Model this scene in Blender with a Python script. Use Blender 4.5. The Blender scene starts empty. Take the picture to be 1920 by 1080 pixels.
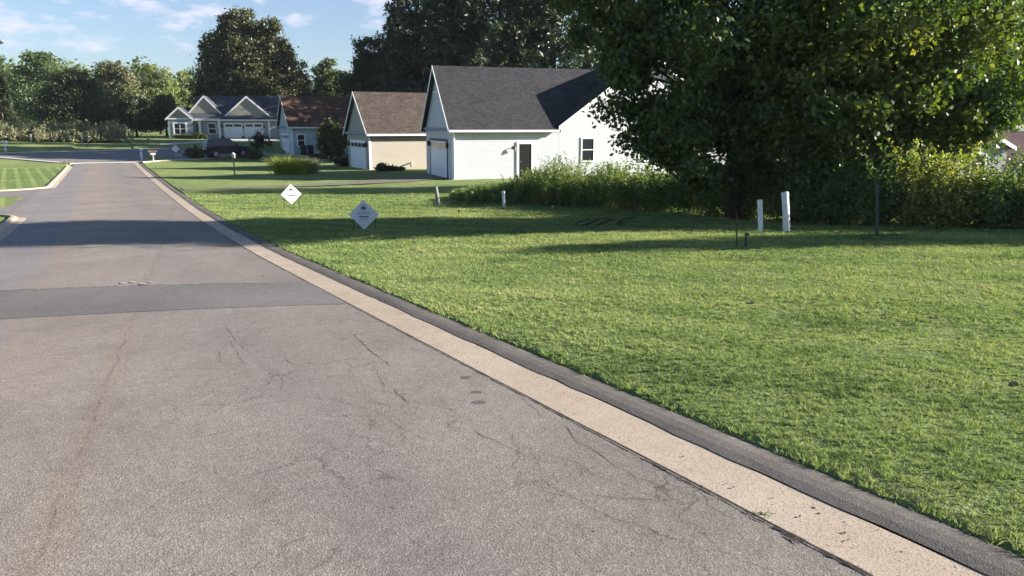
import bpy, math, random
import numpy as np
from mathutils import Vector, Matrix

random.seed(7)
RNG = np.random.default_rng(11)
scene = bpy.context.scene
COL = scene.collection
R = math.radians
PI = math.pi

# ------------------------------------------------------------------ camera model
CAM_Z = 1.65
PITCH = R(12.2)
FPX = 1400.0
CT, ST = math.cos(PITCH), math.sin(PITCH)
ROAD_AZ = R(28.36)                       # the road runs this far left of straight ahead
DX, DY = -math.sin(ROAD_AZ), math.cos(ROAD_AZ)   # along the road
NX, NY = math.cos(ROAD_AZ), math.sin(ROAD_AZ)    # across it, to the right

_S = np.array([-400, -10, 0, 8, 16, 23, 30, 45, 60, 75, 82, 88, 95, 105, 116, 150, 3000], float)
_Z = np.array([.9, .56, 0, -.46, -.90, -1.17, -1.36, -1.58, -1.70, -1.78, -1.66, -1.33, -.88, -.38, -.04, 0, 0], float)


def smooth_profile():
    s = np.arange(-60, 400, .25)
    z = np.interp(s, _S, _Z)
    k = np.hanning(25)
    k /= k.sum()
    zp = np.pad(z, 12, mode='edge')
    return s, np.convolve(zp, k, mode='valid')


PS, PZ = smooth_profile()


def terr(s):
    return np.interp(s, PS, PZ)


def sn(x, y):
    return x * DX + y * DY, x * NX + y * NY


def xy(s, n):
    return s * DX + n * NX, s * DY + n * NY


def gz(x, y):
    return float(terr(x * DX + y * DY))


def ray(px, py):
    v = (540 - py) / FPX
    return ((px - 960) / FPX, CT + v * ST, v * CT - ST)


def at(px, py, F):
    """the point at forward distance F seen at a pixel of the photograph"""
    d = ray(px, py)
    k = F / d[1]
    return Vector((d[0] * k, F, CAM_Z + d[2] * k))


def gp(px, py):
    """where that ray meets the ground"""
    d = ray(px, py)
    lo = .5
    t = lo
    while t < 900:
        if CAM_Z + d[2] * t <= gz(d[0] * t, d[1] * t):
            break
        lo = t
        t *= 1.03
    hi = t
    for _ in range(40):
        m = (lo + hi) / 2
        if CAM_Z + d[2] * m <= gz(d[0] * m, d[1] * m):
            hi = m
        else:
            lo = m
    return Vector((d[0] * hi, d[1] * hi, gz(d[0] * hi, d[1] * hi)))


def on(px, F, dz=0):
    """ground point in the picture column px at forward distance F"""
    p = at(px, 300, F)
    return Vector((p.x, F, gz(p.x, F) + dz))


# ------------------------------------------------------------------ materials
class NT:
    def __init__(self, name):
        self.m = bpy.data.materials.new(name)
        self.m.use_nodes = True
        self.t = self.m.node_tree
        self.t.nodes.clear()
        self.out = self.t.nodes.new('ShaderNodeOutputMaterial')

    def n(self, typ, **kw):
        nd = self.t.nodes.new('ShaderNode' + typ)
        for k, v in kw.items():
            if k in nd.inputs:
                nd.inputs[k].default_value = v
            else:
                setattr(nd, k, v)
        return nd

    def l(self, a, ao, b, bi):
        self.t.links.new(a.outputs[ao], b.inputs[bi])

    def noise(self, co, scale, detail=4, rough=.6, vec=None):
        nd = self.n('TexNoise', Scale=scale, Detail=detail, Roughness=rough)
        if vec:
            mp = self.n('Mapping')
            mp.inputs['Scale'].default_value = vec
            self.l(co, 0 if co.bl_idname != 'ShaderNodeTexCoord' else 'Object', mp, 0)
            self.l(mp, 0, nd, 0)
        else:
            self.l(co, 0 if co.bl_idname != 'ShaderNodeTexCoord' else 'Object', nd, 0)
        return nd

    def ramp(self, src, so, stops, interp='LINEAR'):
        r = self.n('ValToRGB')
        e = r.color_ramp.elements
        r.color_ramp.interpolation = interp
        while len(e) < len(stops):
            e.new(.5)
        for i, (p, c) in enumerate(stops):
            e[i].position = p
            e[i].color = c if len(c) == 4 else (*c, 1)
        self.l(src, so, r, 0)
        return r

    def mix(self, a, b, fac, mode='MIX'):
        m = self.n('Mix', data_type='RGBA', blend_type=mode)
        for v, i in ((fac, 0), (a, 6), (b, 7)):
            if isinstance(v, tuple) and hasattr(v[0], 'outputs'):
                self.t.links.new(v[0].outputs[v[1]], m.inputs[i])
            elif isinstance(v, (int, float)):
                m.inputs[i].default_value = v
            else:
                m.inputs[i].default_value = (*v, 1)
        return (m, 2)

    def bsdf(self, col, rough=.8, spec=.3, metal=0, bump=None, bstr=.3, bdist=.01):
        b = self.n('BsdfPrincipled')
        b.inputs['Roughness'].default_value = rough
        b.inputs['Specular IOR Level'].default_value = spec
        b.inputs['Metallic'].default_value = metal
        if isinstance(col, tuple) and hasattr(col[0], 'outputs'):
            self.t.links.new(col[0].outputs[col[1]], b.inputs['Base Color'])
        else:
            b.inputs['Base Color'].default_value = (*col, 1)
        if bump:
            bp = self.n('Bump', Strength=bstr, Distance=bdist)
            self.t.links.new(bump[0].outputs[bump[1]], bp.inputs['Height'])
            self.l(bp, 0, b, 'Normal')
        self.l(b, 0, self.out, 0)
        return b


def m_plain(name, col, rough=.6, spec=.3, metal=0, var=.15, scale=6):
    t = NT(name)
    co = t.n('TexCoord')
    nz = t.noise(co, scale, 5)
    r = t.ramp(nz, 0, [(.3, tuple(c * (1 - var) for c in col)), (.7, tuple(min(1, c * (1 + var)) for c in col))])
    t.bsdf((r, 0), rough, spec, metal)
    return t.m


def m_leaf(name, c1, c2, c3=None, trans=.3, nscale=.5, gloss=.025):
    """leaf: hue differs from leaf to leaf and from spray to spray"""
    t = NT(name)
    geo = t.n('NewGeometry')
    co = t.n('TexCoord')
    nz = t.noise(co, nscale, 2)
    add = t.n('Math', operation='MULTIPLY_ADD')
    add.inputs[1].default_value = .5
    t.l(geo, 'Random Per Island', add, 0)
    sub = t.n('Math', operation='MULTIPLY_ADD')
    sub.inputs[1].default_value = 1.2
    sub.inputs[2].default_value = -.35
    t.l(nz, 0, sub, 0)
    t.l(sub, 0, add, 2)
    stops = [(.1, c1), (.6, c2)]
    if c3:
        stops.append((.95, c3))
    r = t.ramp(add, 0, stops)
    d = t.n('BsdfDiffuse')
    t.l(r, 0, d, 0)
    tr = t.n('BsdfTranslucent')
    tc = t.mix((r, 0), (.9, 1, .35), 1.0, 'MULTIPLY')
    t.t.links.new(tc[0].outputs[2], tr.inputs[0])
    mx = t.n('MixShader')
    mx.inputs[0].default_value = trans
    t.l(d, 0, mx, 1)
    t.l(tr, 0, mx, 2)
    g = t.n('BsdfGlossy', Roughness=.45)
    g.inputs[0].default_value = (1, 1, 1, 1)
    m2 = t.n('MixShader')
    m2.inputs[0].default_value = gloss
    t.l(mx, 0, m2, 1)
    t.l(g, 0, m2, 2)
    t.l(m2, 0, t.out, 0)
    return t.m


def m_bark(name, col):
    t = NT(name)
    co = t.n('TexCoord')
    nz = t.noise(co, 6, 6, .7, (4, 4, .6))
    r = t.ramp(nz, 0, [(.3, tuple(c * .5 for c in col)), (.7, col)])
    t.bsdf((r, 0), .95, .1, 0, (nz, 0), .6, .03)
    return t.m


def m_siding(name, col, lap=.14, dirt=.08):
    t = NT(name)
    co = t.n('TexCoord')
    sep = t.n('SeparateXYZ')
    t.l(co, 'Object', sep, 0)
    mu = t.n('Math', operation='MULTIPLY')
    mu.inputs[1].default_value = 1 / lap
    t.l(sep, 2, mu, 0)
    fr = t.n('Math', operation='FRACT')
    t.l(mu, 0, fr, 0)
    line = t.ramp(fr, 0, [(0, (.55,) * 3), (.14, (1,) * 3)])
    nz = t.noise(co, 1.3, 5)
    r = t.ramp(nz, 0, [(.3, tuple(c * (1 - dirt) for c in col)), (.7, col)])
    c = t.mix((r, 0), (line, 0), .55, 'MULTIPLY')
    inv = t.n('Math', operation='SUBTRACT')
    inv.inputs[0].default_value = 1
    t.l(fr, 0, inv, 1)
    t.bsdf(c, .5, .35, 0, (inv, 0), .35, .012)
    return t.m


def m_shingle(name, c1, c2):
    t = NT(name)
    co = t.n('TexCoord')
    mp = t.n('Mapping')
    mp.inputs['Scale'].default_value = (3.2, 5.5, 5.5)
    t.l(co, 'Object', mp, 0)
    v = t.n('TexVoronoi', Scale=1.6)
    t.l(mp, 0, v, 0)
    sepc = t.n('SeparateColor')
    t.l(v, 'Color', sepc, 0)
    r = t.ramp(sepc, 0, [(.05, c1), (.95, c2)])
    nz = t.noise(co, .9, 5)
    big = t.ramp(nz, 0, [(.3, (.78,) * 3), (.75, (1.12, 1.1, 1.08))])
    c = t.mix((r, 0), (big, 0), 1.0, 'MULTIPLY')
    fine = t.noise(co, 60, 2)
    t.bsdf(c, .9, .15, 0, (fine, 0), .3, .01)
    return t.m


M = {}
M['siding_white'] = m_siding('white vinyl siding', (.51, .527, .56))
M['siding_tan'] = m_siding('tan vinyl siding', (.36, .325, .275))
M['siding_grey'] = m_siding('grey green siding', (.36, .39, .36))
M['siding_blue'] = m_siding('blue grey siding', (.36, .46, .48))
M['siding_far'] = m_siding('grey siding', (.29, .33, .33))
M['siding_gable'] = m_siding('taupe gable siding', (.29, .28, .24))
M['shingle_dark'] = m_shingle('charcoal shingles', (.028, .028, .032), (.046, .046, .052))
M['shingle_brown'] = m_shingle('brown shingles', (.048, .038, .033), (.082, .066, .057))
M['shingle_red'] = m_shingle('red brown shingles', (.075, .042, .032), (.125, .072, .052))
M['shingle_slate'] = m_shingle('slate shingles', (.040, .046, .060), (.075, .082, .098))
M['siding_pale'] = m_siding('pale grey siding', (.20, .22, .26))
M['shingle_maroon'] = m_shingle('dark maroon shingles', (.045, .025, .028), (.075, .042, .045))
M['trim'] = m_plain('white trim paint', (.78, .79, .78), .45, .4, 0, .04)
M['door_white'] = m_plain('white garage door paint', (.74, .77, .80), .4, .4, 0, .04)
M['glass'] = m_plain('dark window glass', (.018, .022, .028), .15, .4, 0, .2)
M['black'] = m_plain('black painted metal', (.012, .012, .014), .4, .4)
M['door_dark'] = m_plain('dark storm door', (.016, .015, .015), .25, .5)
M['shutter'] = m_plain('grey blue shutter', (.20, .26, .33), .6)
M['navy'] = m_plain('dark navy trim', (.03, .04, .075), .5)
M['blind'] = m_plain('window blind', (.30, .30, .29), .7)
M['pvc'] = m_plain('white weathered pvc', (.62, .64, .68), .45, .4, 0, .08, 9)
M['galv'] = m_plain('grey galvanised steel', (.22, .24, .24), .5, .4, .3, .2, 14)
M['greypost'] = m_plain('dark weathered steel post', (.075, .085, .08), .85, .1, 0, .3, 20)
M['greypvc'] = m_plain('grey weathered pvc', (.17, .185, .175), .7, .2, 0, .2, 14)
M['rust'] = m_plain('rusty steel', (.085, .058, .042), .9, .1, 0, .35, 30)
M['greenpost'] = m_plain('dark green painted steel', (.03, .05, .04), .6)
M['wood'] = m_plain('weathered wood', (.20, .15, .11), .9, .1, 0, .3, 20)
M['sign'] = m_plain('white corrugated plastic', (.60, .62, .67), .5, .3, 0, .03)
M['ink'] = m_plain('grey sign print', (.24, .30, .37), .6)
M['ink_dark'] = m_plain('dark sign print', (.035, .06, .10), .6)
M['paint_car'] = m_plain('dark blue car paint', (.010, .014, .036), .18, .6, 0, .05)
M['tyre'] = m_plain('tyre rubber', (.015, .015, .015), .9, .1)
M['rim'] = m_plain('grey alloy', (.3, .3, .31), .35, .5, .6)
M['lamp_red'] = m_plain('red lamp plastic', (.25, .01, .01), .2, .6)
M['lamp_clear'] = m_plain('clear lamp plastic', (.6, .6, .62), .15, .6)
M['stone'] = m_plain('grey stone veneer', (.26, .24, .21), .9, .1, 0, .45, 5)
M['bark'] = m_bark('bark', (.11, .085, .065))
M['bark_dark'] = m_bark('dark bark', (.06, .048, .04))
M['bark_pale'] = m_bark('pale sapling bark', (.55, .52, .46))
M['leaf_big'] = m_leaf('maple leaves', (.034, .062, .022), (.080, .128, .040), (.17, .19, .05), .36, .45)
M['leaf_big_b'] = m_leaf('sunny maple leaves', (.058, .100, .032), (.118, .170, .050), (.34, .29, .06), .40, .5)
M['leaf_dark'] = m_leaf('dark green leaves', (.026, .044, .018), (.060, .082, .030), None, .25, .2)
M['leaf_huge'] = m_leaf('dark olive leaves', (.032, .046, .020), (.095, .10, .040), None, .28, .15)
M['leaf_mid'] = m_leaf('mid green leaves', (.060, .095, .038), (.11, .155, .054), None, .35, .2)
M['leaf_pale'] = m_leaf('pale green leaves', (.11, .15, .055), (.22, .26, .095), None, .42, .15)
M['leaf_olive'] = m_leaf('olive brown leaves', (.09, .10, .05), (.15, .16, .075), None, .33, .15)
M['leaf_rust'] = m_leaf('evergreen browning leaves', (.030, .050, .020), (.062, .070, .030), (.095, .07, .04), .2, .3)
M['leaf_edge'] = m_leaf('dark evergreen leaves', (.022, .040, .018), (.045, .062, .026), (.10, .075, .04), .15, .3)
M['needle'] = m_leaf('pine needles', (.016, .032, .014), (.036, .060, .024), (.06, .085, .03), .15, .3, .04)
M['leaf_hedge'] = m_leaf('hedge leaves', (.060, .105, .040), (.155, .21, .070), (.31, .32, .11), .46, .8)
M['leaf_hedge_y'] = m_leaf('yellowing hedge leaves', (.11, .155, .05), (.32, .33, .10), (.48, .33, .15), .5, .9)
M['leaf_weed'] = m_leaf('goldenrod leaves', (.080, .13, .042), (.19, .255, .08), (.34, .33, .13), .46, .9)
M['leaf_grassy'] = m_leaf('yellow green grass blades', (.17, .22, .03), (.33, .36, .06), (.45, .40, .14), .45, 1.5)
M['leaf_tall'] = m_leaf('dry tall grass', (.17, .18, .10), (.28, .28, .17), (.36, .33, .23), .4, .5)
M['leaf_burg'] = m_leaf('dark reddish shrub leaves', (.024, .030, .014), (.045, .030, .022), None, .2, .8)
M['dry'] = m_plain('dry twigs', (.11, .085, .055), .95, .1, 0, .3, 20)


def m_lawn():
    t = NT('lawn')
    co = t.n('TexCoord')
    big = t.noise(co, .35, 4, .6)
    mid = t.noise(co, 2.2, 5, .65)
    fine = t.noise(co, 38, 3, .7)
    mm = t.n('Math', operation='MULTIPLY_ADD')
    mm.inputs[1].default_value = .5
    t.l(big, 0, mm, 0)
    m2 = t.n('Math', operation='MULTIPLY')
    m2.inputs[1].default_value = .5
    t.l(mid, 0, m2, 0)
    t.l(m2, 0, mm, 2)
    r = t.ramp(mm, 0, [(.30, (.125, .172, .066)), (.48, (.185, .238, .092)), (.62, (.25, .285, .115)), (.75, (.29, .265, .14))])
    fr = t.ramp(fine, 0, [(.30, (.35,) * 3), (.62, (1.15, 1.15, 1.1))])
    c = t.mix((r, 0), (fr, 0), .8, 'MULTIPLY')
    # mowing stripes on the trimmed lawn across the road
    sep = t.n('SeparateXYZ')
    t.l(co, 'Object', sep, 0)
    w = t.n('Math', operation='MULTIPLY_ADD')
    w.inputs[1].default_value = 2 * PI / .75
    t.l(sep, 0, w, 0)
    wy = t.n('Math', operation='MULTIPLY')
    wy.inputs[1].default_value = .75
    t.l(sep, 1, wy, 0)
    t.l(wy, 0, w, 2)
    sn_ = t.n('Math', operation='SINE')
    t.l(w, 0, sn_, 0)
    st = t.ramp(sn_, 0, [(.3, (.80, .86, .80)), (.65, (1.15, 1.15, 1.1))])
    lt = t.n('Math', operation='LESS_THAN')
    lt.inputs[1].default_value = -2.5
    t.l(sep, 0, lt, 0)
    lt2 = t.n('Math', operation='LESS_THAN')
    lt2.inputs[1].default_value = 75
    t.l(sep, 1, lt2, 0)
    lm = t.n('Math', operation='MULTIPLY')
    t.l(lt, 0, lm, 0)
    t.l(lt2, 0, lm, 1)
    striped = t.mix(c, (st, 0), (lm, 0), 'MULTIPLY')
    hb = t.n('Math', operation='ADD')
    t.l(fine, 0, hb, 0)
    t.l(mid, 0, hb, 1)
    t.bsdf(striped, .95, .05, 0, (hb, 0), .9, .05)
    return t.m


M['lawn'] = m_lawn()


def m_blade():
    t = NT('grass blades')
    at_ = t.n('Attribute', attribute_name='tint')
    r = t.ramp(at_, 2, [(.10, (.095, .150, .058)), (.30, (.195, .270, .102)), (.50, (.300, .362, .145)),
                        (.70, (.41, .425, .20)), (.88, (.50, .445, .28))])
    d = t.n('BsdfDiffuse')
    t.l(r, 0, d, 0)
    tr = t.n('BsdfTranslucent')
    tc = t.mix((r, 0), (.95, 1, .58), 1.0, 'MULTIPLY')
    t.t.links.new(tc[0].outputs[2], tr.inputs[0])
    mx = t.n('MixShader')
    mx.inputs[0].default_value = .38
    t.l(d, 0, mx, 1)
    t.l(tr, 0, mx, 2)
    t.l(mx, 0, t.out, 0)
    return t.m


M['soil'] = m_plain('dark bare soil', (.030, .030, .018), .95, .05, 0, .4, 30)
M['blade'] = m_blade()


def m_asphalt(name, c_lo, c_hi, tint=True, speck=1.0, web=False, seam=None):
    t = NT(name)
    co = t.n('TexCoord')
    sep = t.n('SeparateXYZ')
    t.l(co, 'Object', sep, 0)

    def math_(op, a, b=None, c=None):
        nd = t.n('Math', operation=op)
        for i, v in enumerate((a, b, c)):
            if v is None:
                continue
            if isinstance(v, tuple):
                t.t.links.new(v[0].outputs[v[1]], nd.inputs[i])
            else:
                nd.inputs[i].default_value = v
        return (nd, 0)
    v = t.n('TexVoronoi', Scale=125.0)
    t.l(co, 'Object', v, 0)
    sc = t.n('SeparateColor')
    t.l(v, 'Color', sc, 0)
    sp = t.ramp(sc, 0, [(.0, (.42,) * 3), (.18, (.84,) * 3), (.78, (1.06,) * 3), (1.0, (1.7, 1.66, 1.58))])
    fine = t.noise(co, 240, 3, .7)
    fr = t.ramp(fine, 0, [(.3, (.74,) * 3), (.7, (1.24,) * 3)])
    big = t.noise(co, .55, 5, .6)
    base = t.ramp(big, 0, [(.32, c_lo), (.68, c_hi)])
    cur = (base, 0)
    if tint:
        wob = t.noise(co, .35, 3)
        ad = math_('MULTIPLY_ADD', (wob, 0), .9, (sep, 0))
        mr = t.n('MapRange')
        mr.inputs['From Min'].default_value = -2.4
        mr.inputs['From Max'].default_value = 2.9
        t.t.links.new(ad[0].outputs[0], mr.inputs[0])
        # wheel paths, and the greyer lane left of the seam
        lanes = t.ramp(mr, 0, [(0, (.97, .98, 1.05)), (.27, (.94, .96, 1.03)), (.33, (1.08, 1.0, .94)), (.45, (1.06, 1.0, .94)),
                               (.62, (.97, .94, .92)), (.74, (.86, .85, .86)), (.86, (.93, .90, .88)), (1, (.84, .82, .80))])
        cur = t.mix(cur, (lanes, 0), 1.0, 'MULTIPLY')
        st = t.noise(co, 1.1, 6, .72, (1, .45, 1))
        sr = t.ramp(st, 0, [(.28, (.80, .79, .79)), (.46, (1,) * 3), (.62, (1.02, 1.0, .98)), (.75, (1.12, 1.07, 1.0))])
        cur = t.mix(cur, (sr, 0), .9, 'MULTIPLY')
    mid = t.noise(co, 9, 5, .75)
    mr2 = t.ramp(mid, 0, [(.3, (.84,) * 3), (.7, (1.12,) * 3)])
    cur = t.mix(cur, (mr2, 0), 1.0, 'MULTIPLY')
    cur = t.mix(cur, (sp, 0), .72 * speck, 'MULTIPLY')
    cur = t.mix(cur, (fr, 0), .8 * speck, 'MULTIPLY')
    if seam:
        k, c = seam                                  # the worn lane seam: n = k * s + c
        sw = t.noise(co, 1.6, 4, .7)
        line = math_('MULTIPLY_ADD', (sep, 1), k, c)
        d0 = math_('SUBTRACT', (sep, 0), line)
        d1 = math_('MULTIPLY_ADD', (sw, 0), .16, math_('SUBTRACT', d0, .08))
        gate = t.ramp(t.noise(co, 2.3, 4, .7), 0, [(.42, (0,) * 3), (.60, (1,) * 3)])
        ab = math_('ABSOLUTE', d1)
        soft = t.n('MapRange')
        soft.inputs['From Min'].default_value = .0
        soft.inputs['From Max'].default_value = .13
        soft.inputs['To Min'].default_value = .36
        soft.inputs['To Max'].default_value = 0
        t.t.links.new(ab[0].outputs[0], soft.inputs[0])
        cur = t.mix(cur, (.92, .78, .68), (soft, 0), 'MULTIPLY')
        thin = t.n('MapRange')
        thin.inputs['From Min'].default_value = .003
        thin.inputs['From Max'].default_value = .011
        thin.inputs['To Min'].default_value = .5
        thin.inputs['To Max'].default_value = 0
        t.t.links.new(ab[0].outputs[0], thin.inputs[0])
        tg_ = math_('MULTIPLY', (thin, 0), (gate, 0))
        cur = t.mix(cur, (.045, .038, .034), tg_)
    if web:
        # hairline cracks: a branching net, mostly toward the gutter side, broken up in places
        wn = t.noise(co, 3.2, 5, .7)
        dis = t.n('VectorMath', operation='MULTIPLY_ADD')
        t.l(wn, 'Color', dis, 0)
        dis.inputs[1].default_value = (.30, .30, 0)
        t.l(co, 'Object', dis, 2)
        for scl, wid, lo, amt, off in ((1.15, .0027, .40, .60, 0), (2.6, .0028, .47, .48, 7)):
            mp_ = t.n('Mapping')
            mp_.inputs['Scale'].default_value = (scl * 1.5, scl * .75, .01)
            mp_.inputs['Location'].default_value = (off, off, 0)
            t.l(dis, 0, mp_, 0)
            ve = t.n('TexVoronoi', feature='DISTANCE_TO_EDGE', Scale=1.0)
            t.l(mp_, 0, ve, 0)
            ln = t.n('MapRange')
            ln.inputs['From Min'].default_value = wid * scl * .6
            ln.inputs['From Max'].default_value = wid * scl * 2.2
            ln.inputs['To Min'].default_value = 1
            ln.inputs['To Max'].default_value = 0
            t.l(ve, 0, ln, 0)
            gt = t.ramp(t.noise(co, .9, 4, .6, (1, .6, 1)), 0, [(lo, (0,) * 3), (lo + .14, (1,) * 3)])
            side = t.n('MapRange')
            side.inputs['From Min'].default_value = -.5
            side.inputs['From Max'].default_value = .7
            t.l(sep, 0, side, 0)
            fin = math_('MULTIPLY', math_('MULTIPLY', (ln, 0), (gt, 0)), math_('MULTIPLY', (side, 0), amt))
            cur = t.mix(cur, (.05, .043, .038), fin)
    t.bsdf(cur, .88, .25, 0, (v, 'Distance'), .3, .005)
    return t.m


_seam = []
for _p in ((240, 628), (212, 690), (190, 780), (150, 880), (105, 980), (50, 1080)):
    _q = gp(*_p)
    _seam.append(sn(_q.x, _q.y))
_seam = np.array(_seam)
SEAM = np.polyfit(_seam[:, 0], _seam[:, 1], 1)
M['asphalt'] = m_asphalt('worn asphalt', (.194, .176, .164), (.246, .222, .205), web=True, seam=(float(SEAM[0]), float(SEAM[1])))
M['asphalt_patch'] = m_asphalt('newer asphalt patch', (.124, .113, .112), (.160, .145, .142), False, .6)
M['asphalt_berm'] = m_asphalt('dark asphalt berm', (.100, .094, .089), (.165, .152, .142), True, .8)
M['asphalt_side'] = m_asphalt('side road asphalt', (.16, .15, .145), (.21, .19, .18), False, .6)
M['drive'] = m_plain('dusty gravel drive', (.17, .155, .12), .95, .1, 0, .3, 3)
M['crack'] = m_plain('dark crack dirt', (.062, .053, .047), .95, .05, 0, .5, 40)  # dark brown tone shared by the cracks and the gutter joint
M['seam'] = m_plain('reddish worn seam', (.225, .19, .165), .95, .05, 0, .3, 30)
M['tar'] = m_plain('tar spot', (.10, .09, .086), .8, .2, 0, .3, 30)
M['chips'] = m_plain('pale broken chips', (.34, .31, .28), .9, .1, 0, .3, 60)


def m_concrete():
    t = NT('tan concrete gutter')
    co = t.n('TexCoord')
    v = t.n('TexVoronoi', Scale=110.0)
    t.l(co, 'Object', v, 0)
    sc = t.n('SeparateColor')
    t.l(v, 'Color', sc, 0)
    sp = t.ramp(sc, 0, [(0, (.6,) * 3), (.25, (.95,) * 3), (1, (1.15,) * 3)])
    big = t.noise(co, 1.4, 6, .65)
    base = t.ramp(big, 0, [(.3, (.36, .285, .215)), (.7, (.44, .36, .285))])
    # small dark pits and oil specks
    sp2 = t.noise(co, 34, 3, .55)
    pit = t.ramp(sp2, 0, [(.67, (1,) * 3), (.72, (.30,) * 3)])
    stn = t.noise(co, 2.6, 6, .75)
    stain = t.ramp(stn, 0, [(.30, (.80, .78, .76)), (.48, (1,) * 3)])
    base = t.mix((base, 0), (stain, 0), .8, 'MULTIPLY')[0]
    c = t.mix((base, 2), (sp, 0), .7, 'MULTIPLY')
    c = t.mix(c, (pit, 0), 1.0, 'MULTIPLY')
    t.bsdf(c, .9, .2, 0, (v, 'Distance'), .2, .004)
    return t.m


M['concrete'] = m_concrete()
M['concrete_pale'] = m_plain('pale concrete kerb', (.46, .43, .38), .9, .15, 0, .15, 3)


# ------------------------------------------------------------------ object helpers
def tag(o, label=None, cat=None, group=None, kind=None):
    if label:
        o['label'] = label
    if cat:
        o['category'] = cat
    if group:
        o['group'] = group
    if kind:
        o['kind'] = kind
    return o


def thing(name, label, cat, loc=(0, 0, 0), rz=0, group=None):
    o = bpy.data.objects.new(name, None)
    o.empty_display_size = .3
    o.location = loc
    o.rotation_euler = (0, 0, rz)
    COL.objects.link(o)
    return tag(o, label, cat, group)


class MB:
    def __init__(self):
        self.v, self.f, self.mi = [], [], []

    def face(self, pts, mi=0):
        b = len(self.v)
        self.v += [tuple(p) for p in pts]
        self.f.append(tuple(range(b, b + len(pts))))
        self.mi.append(mi)

    def hexa(self, p, mi=0):
        """p: 4 bottom then 4 top, counter-clockwise seen from above"""
        b = len(self.v)
        self.v += [tuple(q) for q in p]
        for f in ((3, 2, 1, 0), (4, 5, 6, 7), (0, 1, 5, 4), (1, 2, 6, 5), (2, 3, 7, 6), (3, 0, 4, 7)):
            self.f.append(tuple(b + i for i in f))
            self.mi.append(mi)

    def box(self, x0, x1, y0, y1, z0, z1, mi=0):
        x0, x1 = min(x0, x1), max(x0, x1)
        y0, y1 = min(y0, y1), max(y0, y1)
        self.hexa([(x0, y0, z0), (x1, y0, z0), (x1, y1, z0), (x0, y1, z0),
                   (x0, y0, z1), (x1, y0, z1), (x1, y1, z1), (x0, y1, z1)], mi)

    def prism(self, poly, ext, mi=0):
        """poly: list of 3D points of one flat end, ext: vector to the other"""
        n = len(poly)
        b = len(self.v)
        e = Vector(ext)
        self.v += [tuple(p) for p in poly] + [tuple(Vector(p) + e) for p in poly]
        self.f.append(tuple(b + i for i in range(n - 1, -1, -1)))
        self.f.append(tuple(b + n + i for i in range(n)))
        self.mi += [mi, mi]
        for i in range(n):
            j = (i + 1) % n
            self.f.append((b + i, b + j, b + n + j, b + n + i))
            self.mi.append(mi)

    def tube(self, pts, rad, n=8, mi=0):
        pts = [Vector(p) for p in pts]
        b = len(self.v)
        u = None
        for i, p in enumerate(pts):
            d = (pts[min(i + 1, len(pts) - 1)] - pts[max(i - 1, 0)]).normalized()
            if u is None:
                u = d.orthogonal().normalized()
            else:
                u = (u - d * u.dot(d)).normalized()
            w = d.cross(u)
            r = rad[i] if isinstance(rad, (list, tuple)) else rad
            for k in range(n):
                a = 2 * PI * k / n
                self.v.append(tuple(p + (u * math.cos(a) + w * math.sin(a)) * r))
        for i in range(len(pts) - 1):
            for k in range(n):
                k2 = (k + 1) % n
                self.f.append((b + i * n + k, b + i * n + k2, b + (i + 1) * n + k2, b + (i + 1) * n + k))
                self.mi.append(mi)
        self.f.append(tuple(b + k for k in range(n - 1, -1, -1)))
        e = b + (len(pts) - 1) * n
        self.f.append(tuple(e + k for k in range(n)))
        self.mi += [mi, mi]

    def build(self, name, mats, parent=None, bevel=0, smooth=False, fix=True):
        me = bpy.data.meshes.new(name)
        me.from_pydata(self.v, [], self.f)
        if not isinstance(mats, (list, tuple)):
            mats = [mats]
        for m in mats:
            me.materials.append(m)
        me.polygons.foreach_set('material_index', self.mi)
        if smooth:
            me.polygons.foreach_set('use_smooth', [True] * len(self.f))
        me.update()
        if fix:
            import bmesh
            bm = bmesh.new()
            bm.from_mesh(me)
            bmesh.ops.recalc_face_normals(bm, faces=bm.faces)
            bm.to_mesh(me)
            bm.free()
        o = bpy.data.objects.new(name, me)
        COL.objects.link(o)
        if parent:
            o.parent = parent
        if bevel:
            md = o.modifiers.new('bevel', 'BEVEL')
            md.width = bevel
            md.segments = 2
            md.limit_method = 'ANGLE'
        return o


def np_mesh(name, V, F, mat, parent=None, smooth=False):
    V = np.ascontiguousarray(V, dtype=np.float32)
    me = bpy.data.meshes.new(name)
    me.vertices.add(len(V))
    me.vertices.foreach_set('co', V.ravel())
    if isinstance(F, list):
        parts = F
    else:
        parts = [F]
    tot = sum(f.size for f in parts)
    npoly = sum(len(f) for f in parts)
    me.loops.add(tot)
    me.polygons.add(npoly)
    loops = np.concatenate([f.ravel() for f in parts]).astype(np.int32)
    lens = np.concatenate([np.full(len(f), f.shape[1], np.int32) for f in parts])
    starts = np.concatenate([[0], np.cumsum(lens)[:-1]]).astype(np.int32)
    me.loops.foreach_set('vertex_index', loops)
    me.polygons.foreach_set('loop_start', starts)
    me.polygons.foreach_set('loop_total', lens)
    if smooth:
        me.polygons.foreach_set('use_smooth', np.ones(npoly, bool))
    me.update(calc_edges=True)
    if mat:
        me.materials.append(mat)
    o = bpy.data.objects.new(name, me)
    COL.objects.link(o)
    if parent:
        o.parent = parent
    return o


def copy_thing(root, loc, rz=0, scale=1.0, label=None):
    r = root.copy()
    COL.objects.link(r)
    r.location = loc
    r.rotation_euler = (0, 0, rz)
    r.scale = (scale,) * 3 if isinstance(scale, (int, float)) else scale
    if label:
        r['label'] = label
    for ch in list(root.children):
        c = ch.copy()
        COL.objects.link(c)
        c.parent = r
        for g in list(ch.children):
            d = g.copy()
            COL.objects.link(d)
            d.parent = c
    return r


# ------------------------------------------------------------------ foliage
def unit(a):
    return a / np.maximum(np.linalg.norm(a, axis=1, keepdims=True), 1e-9)


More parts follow.
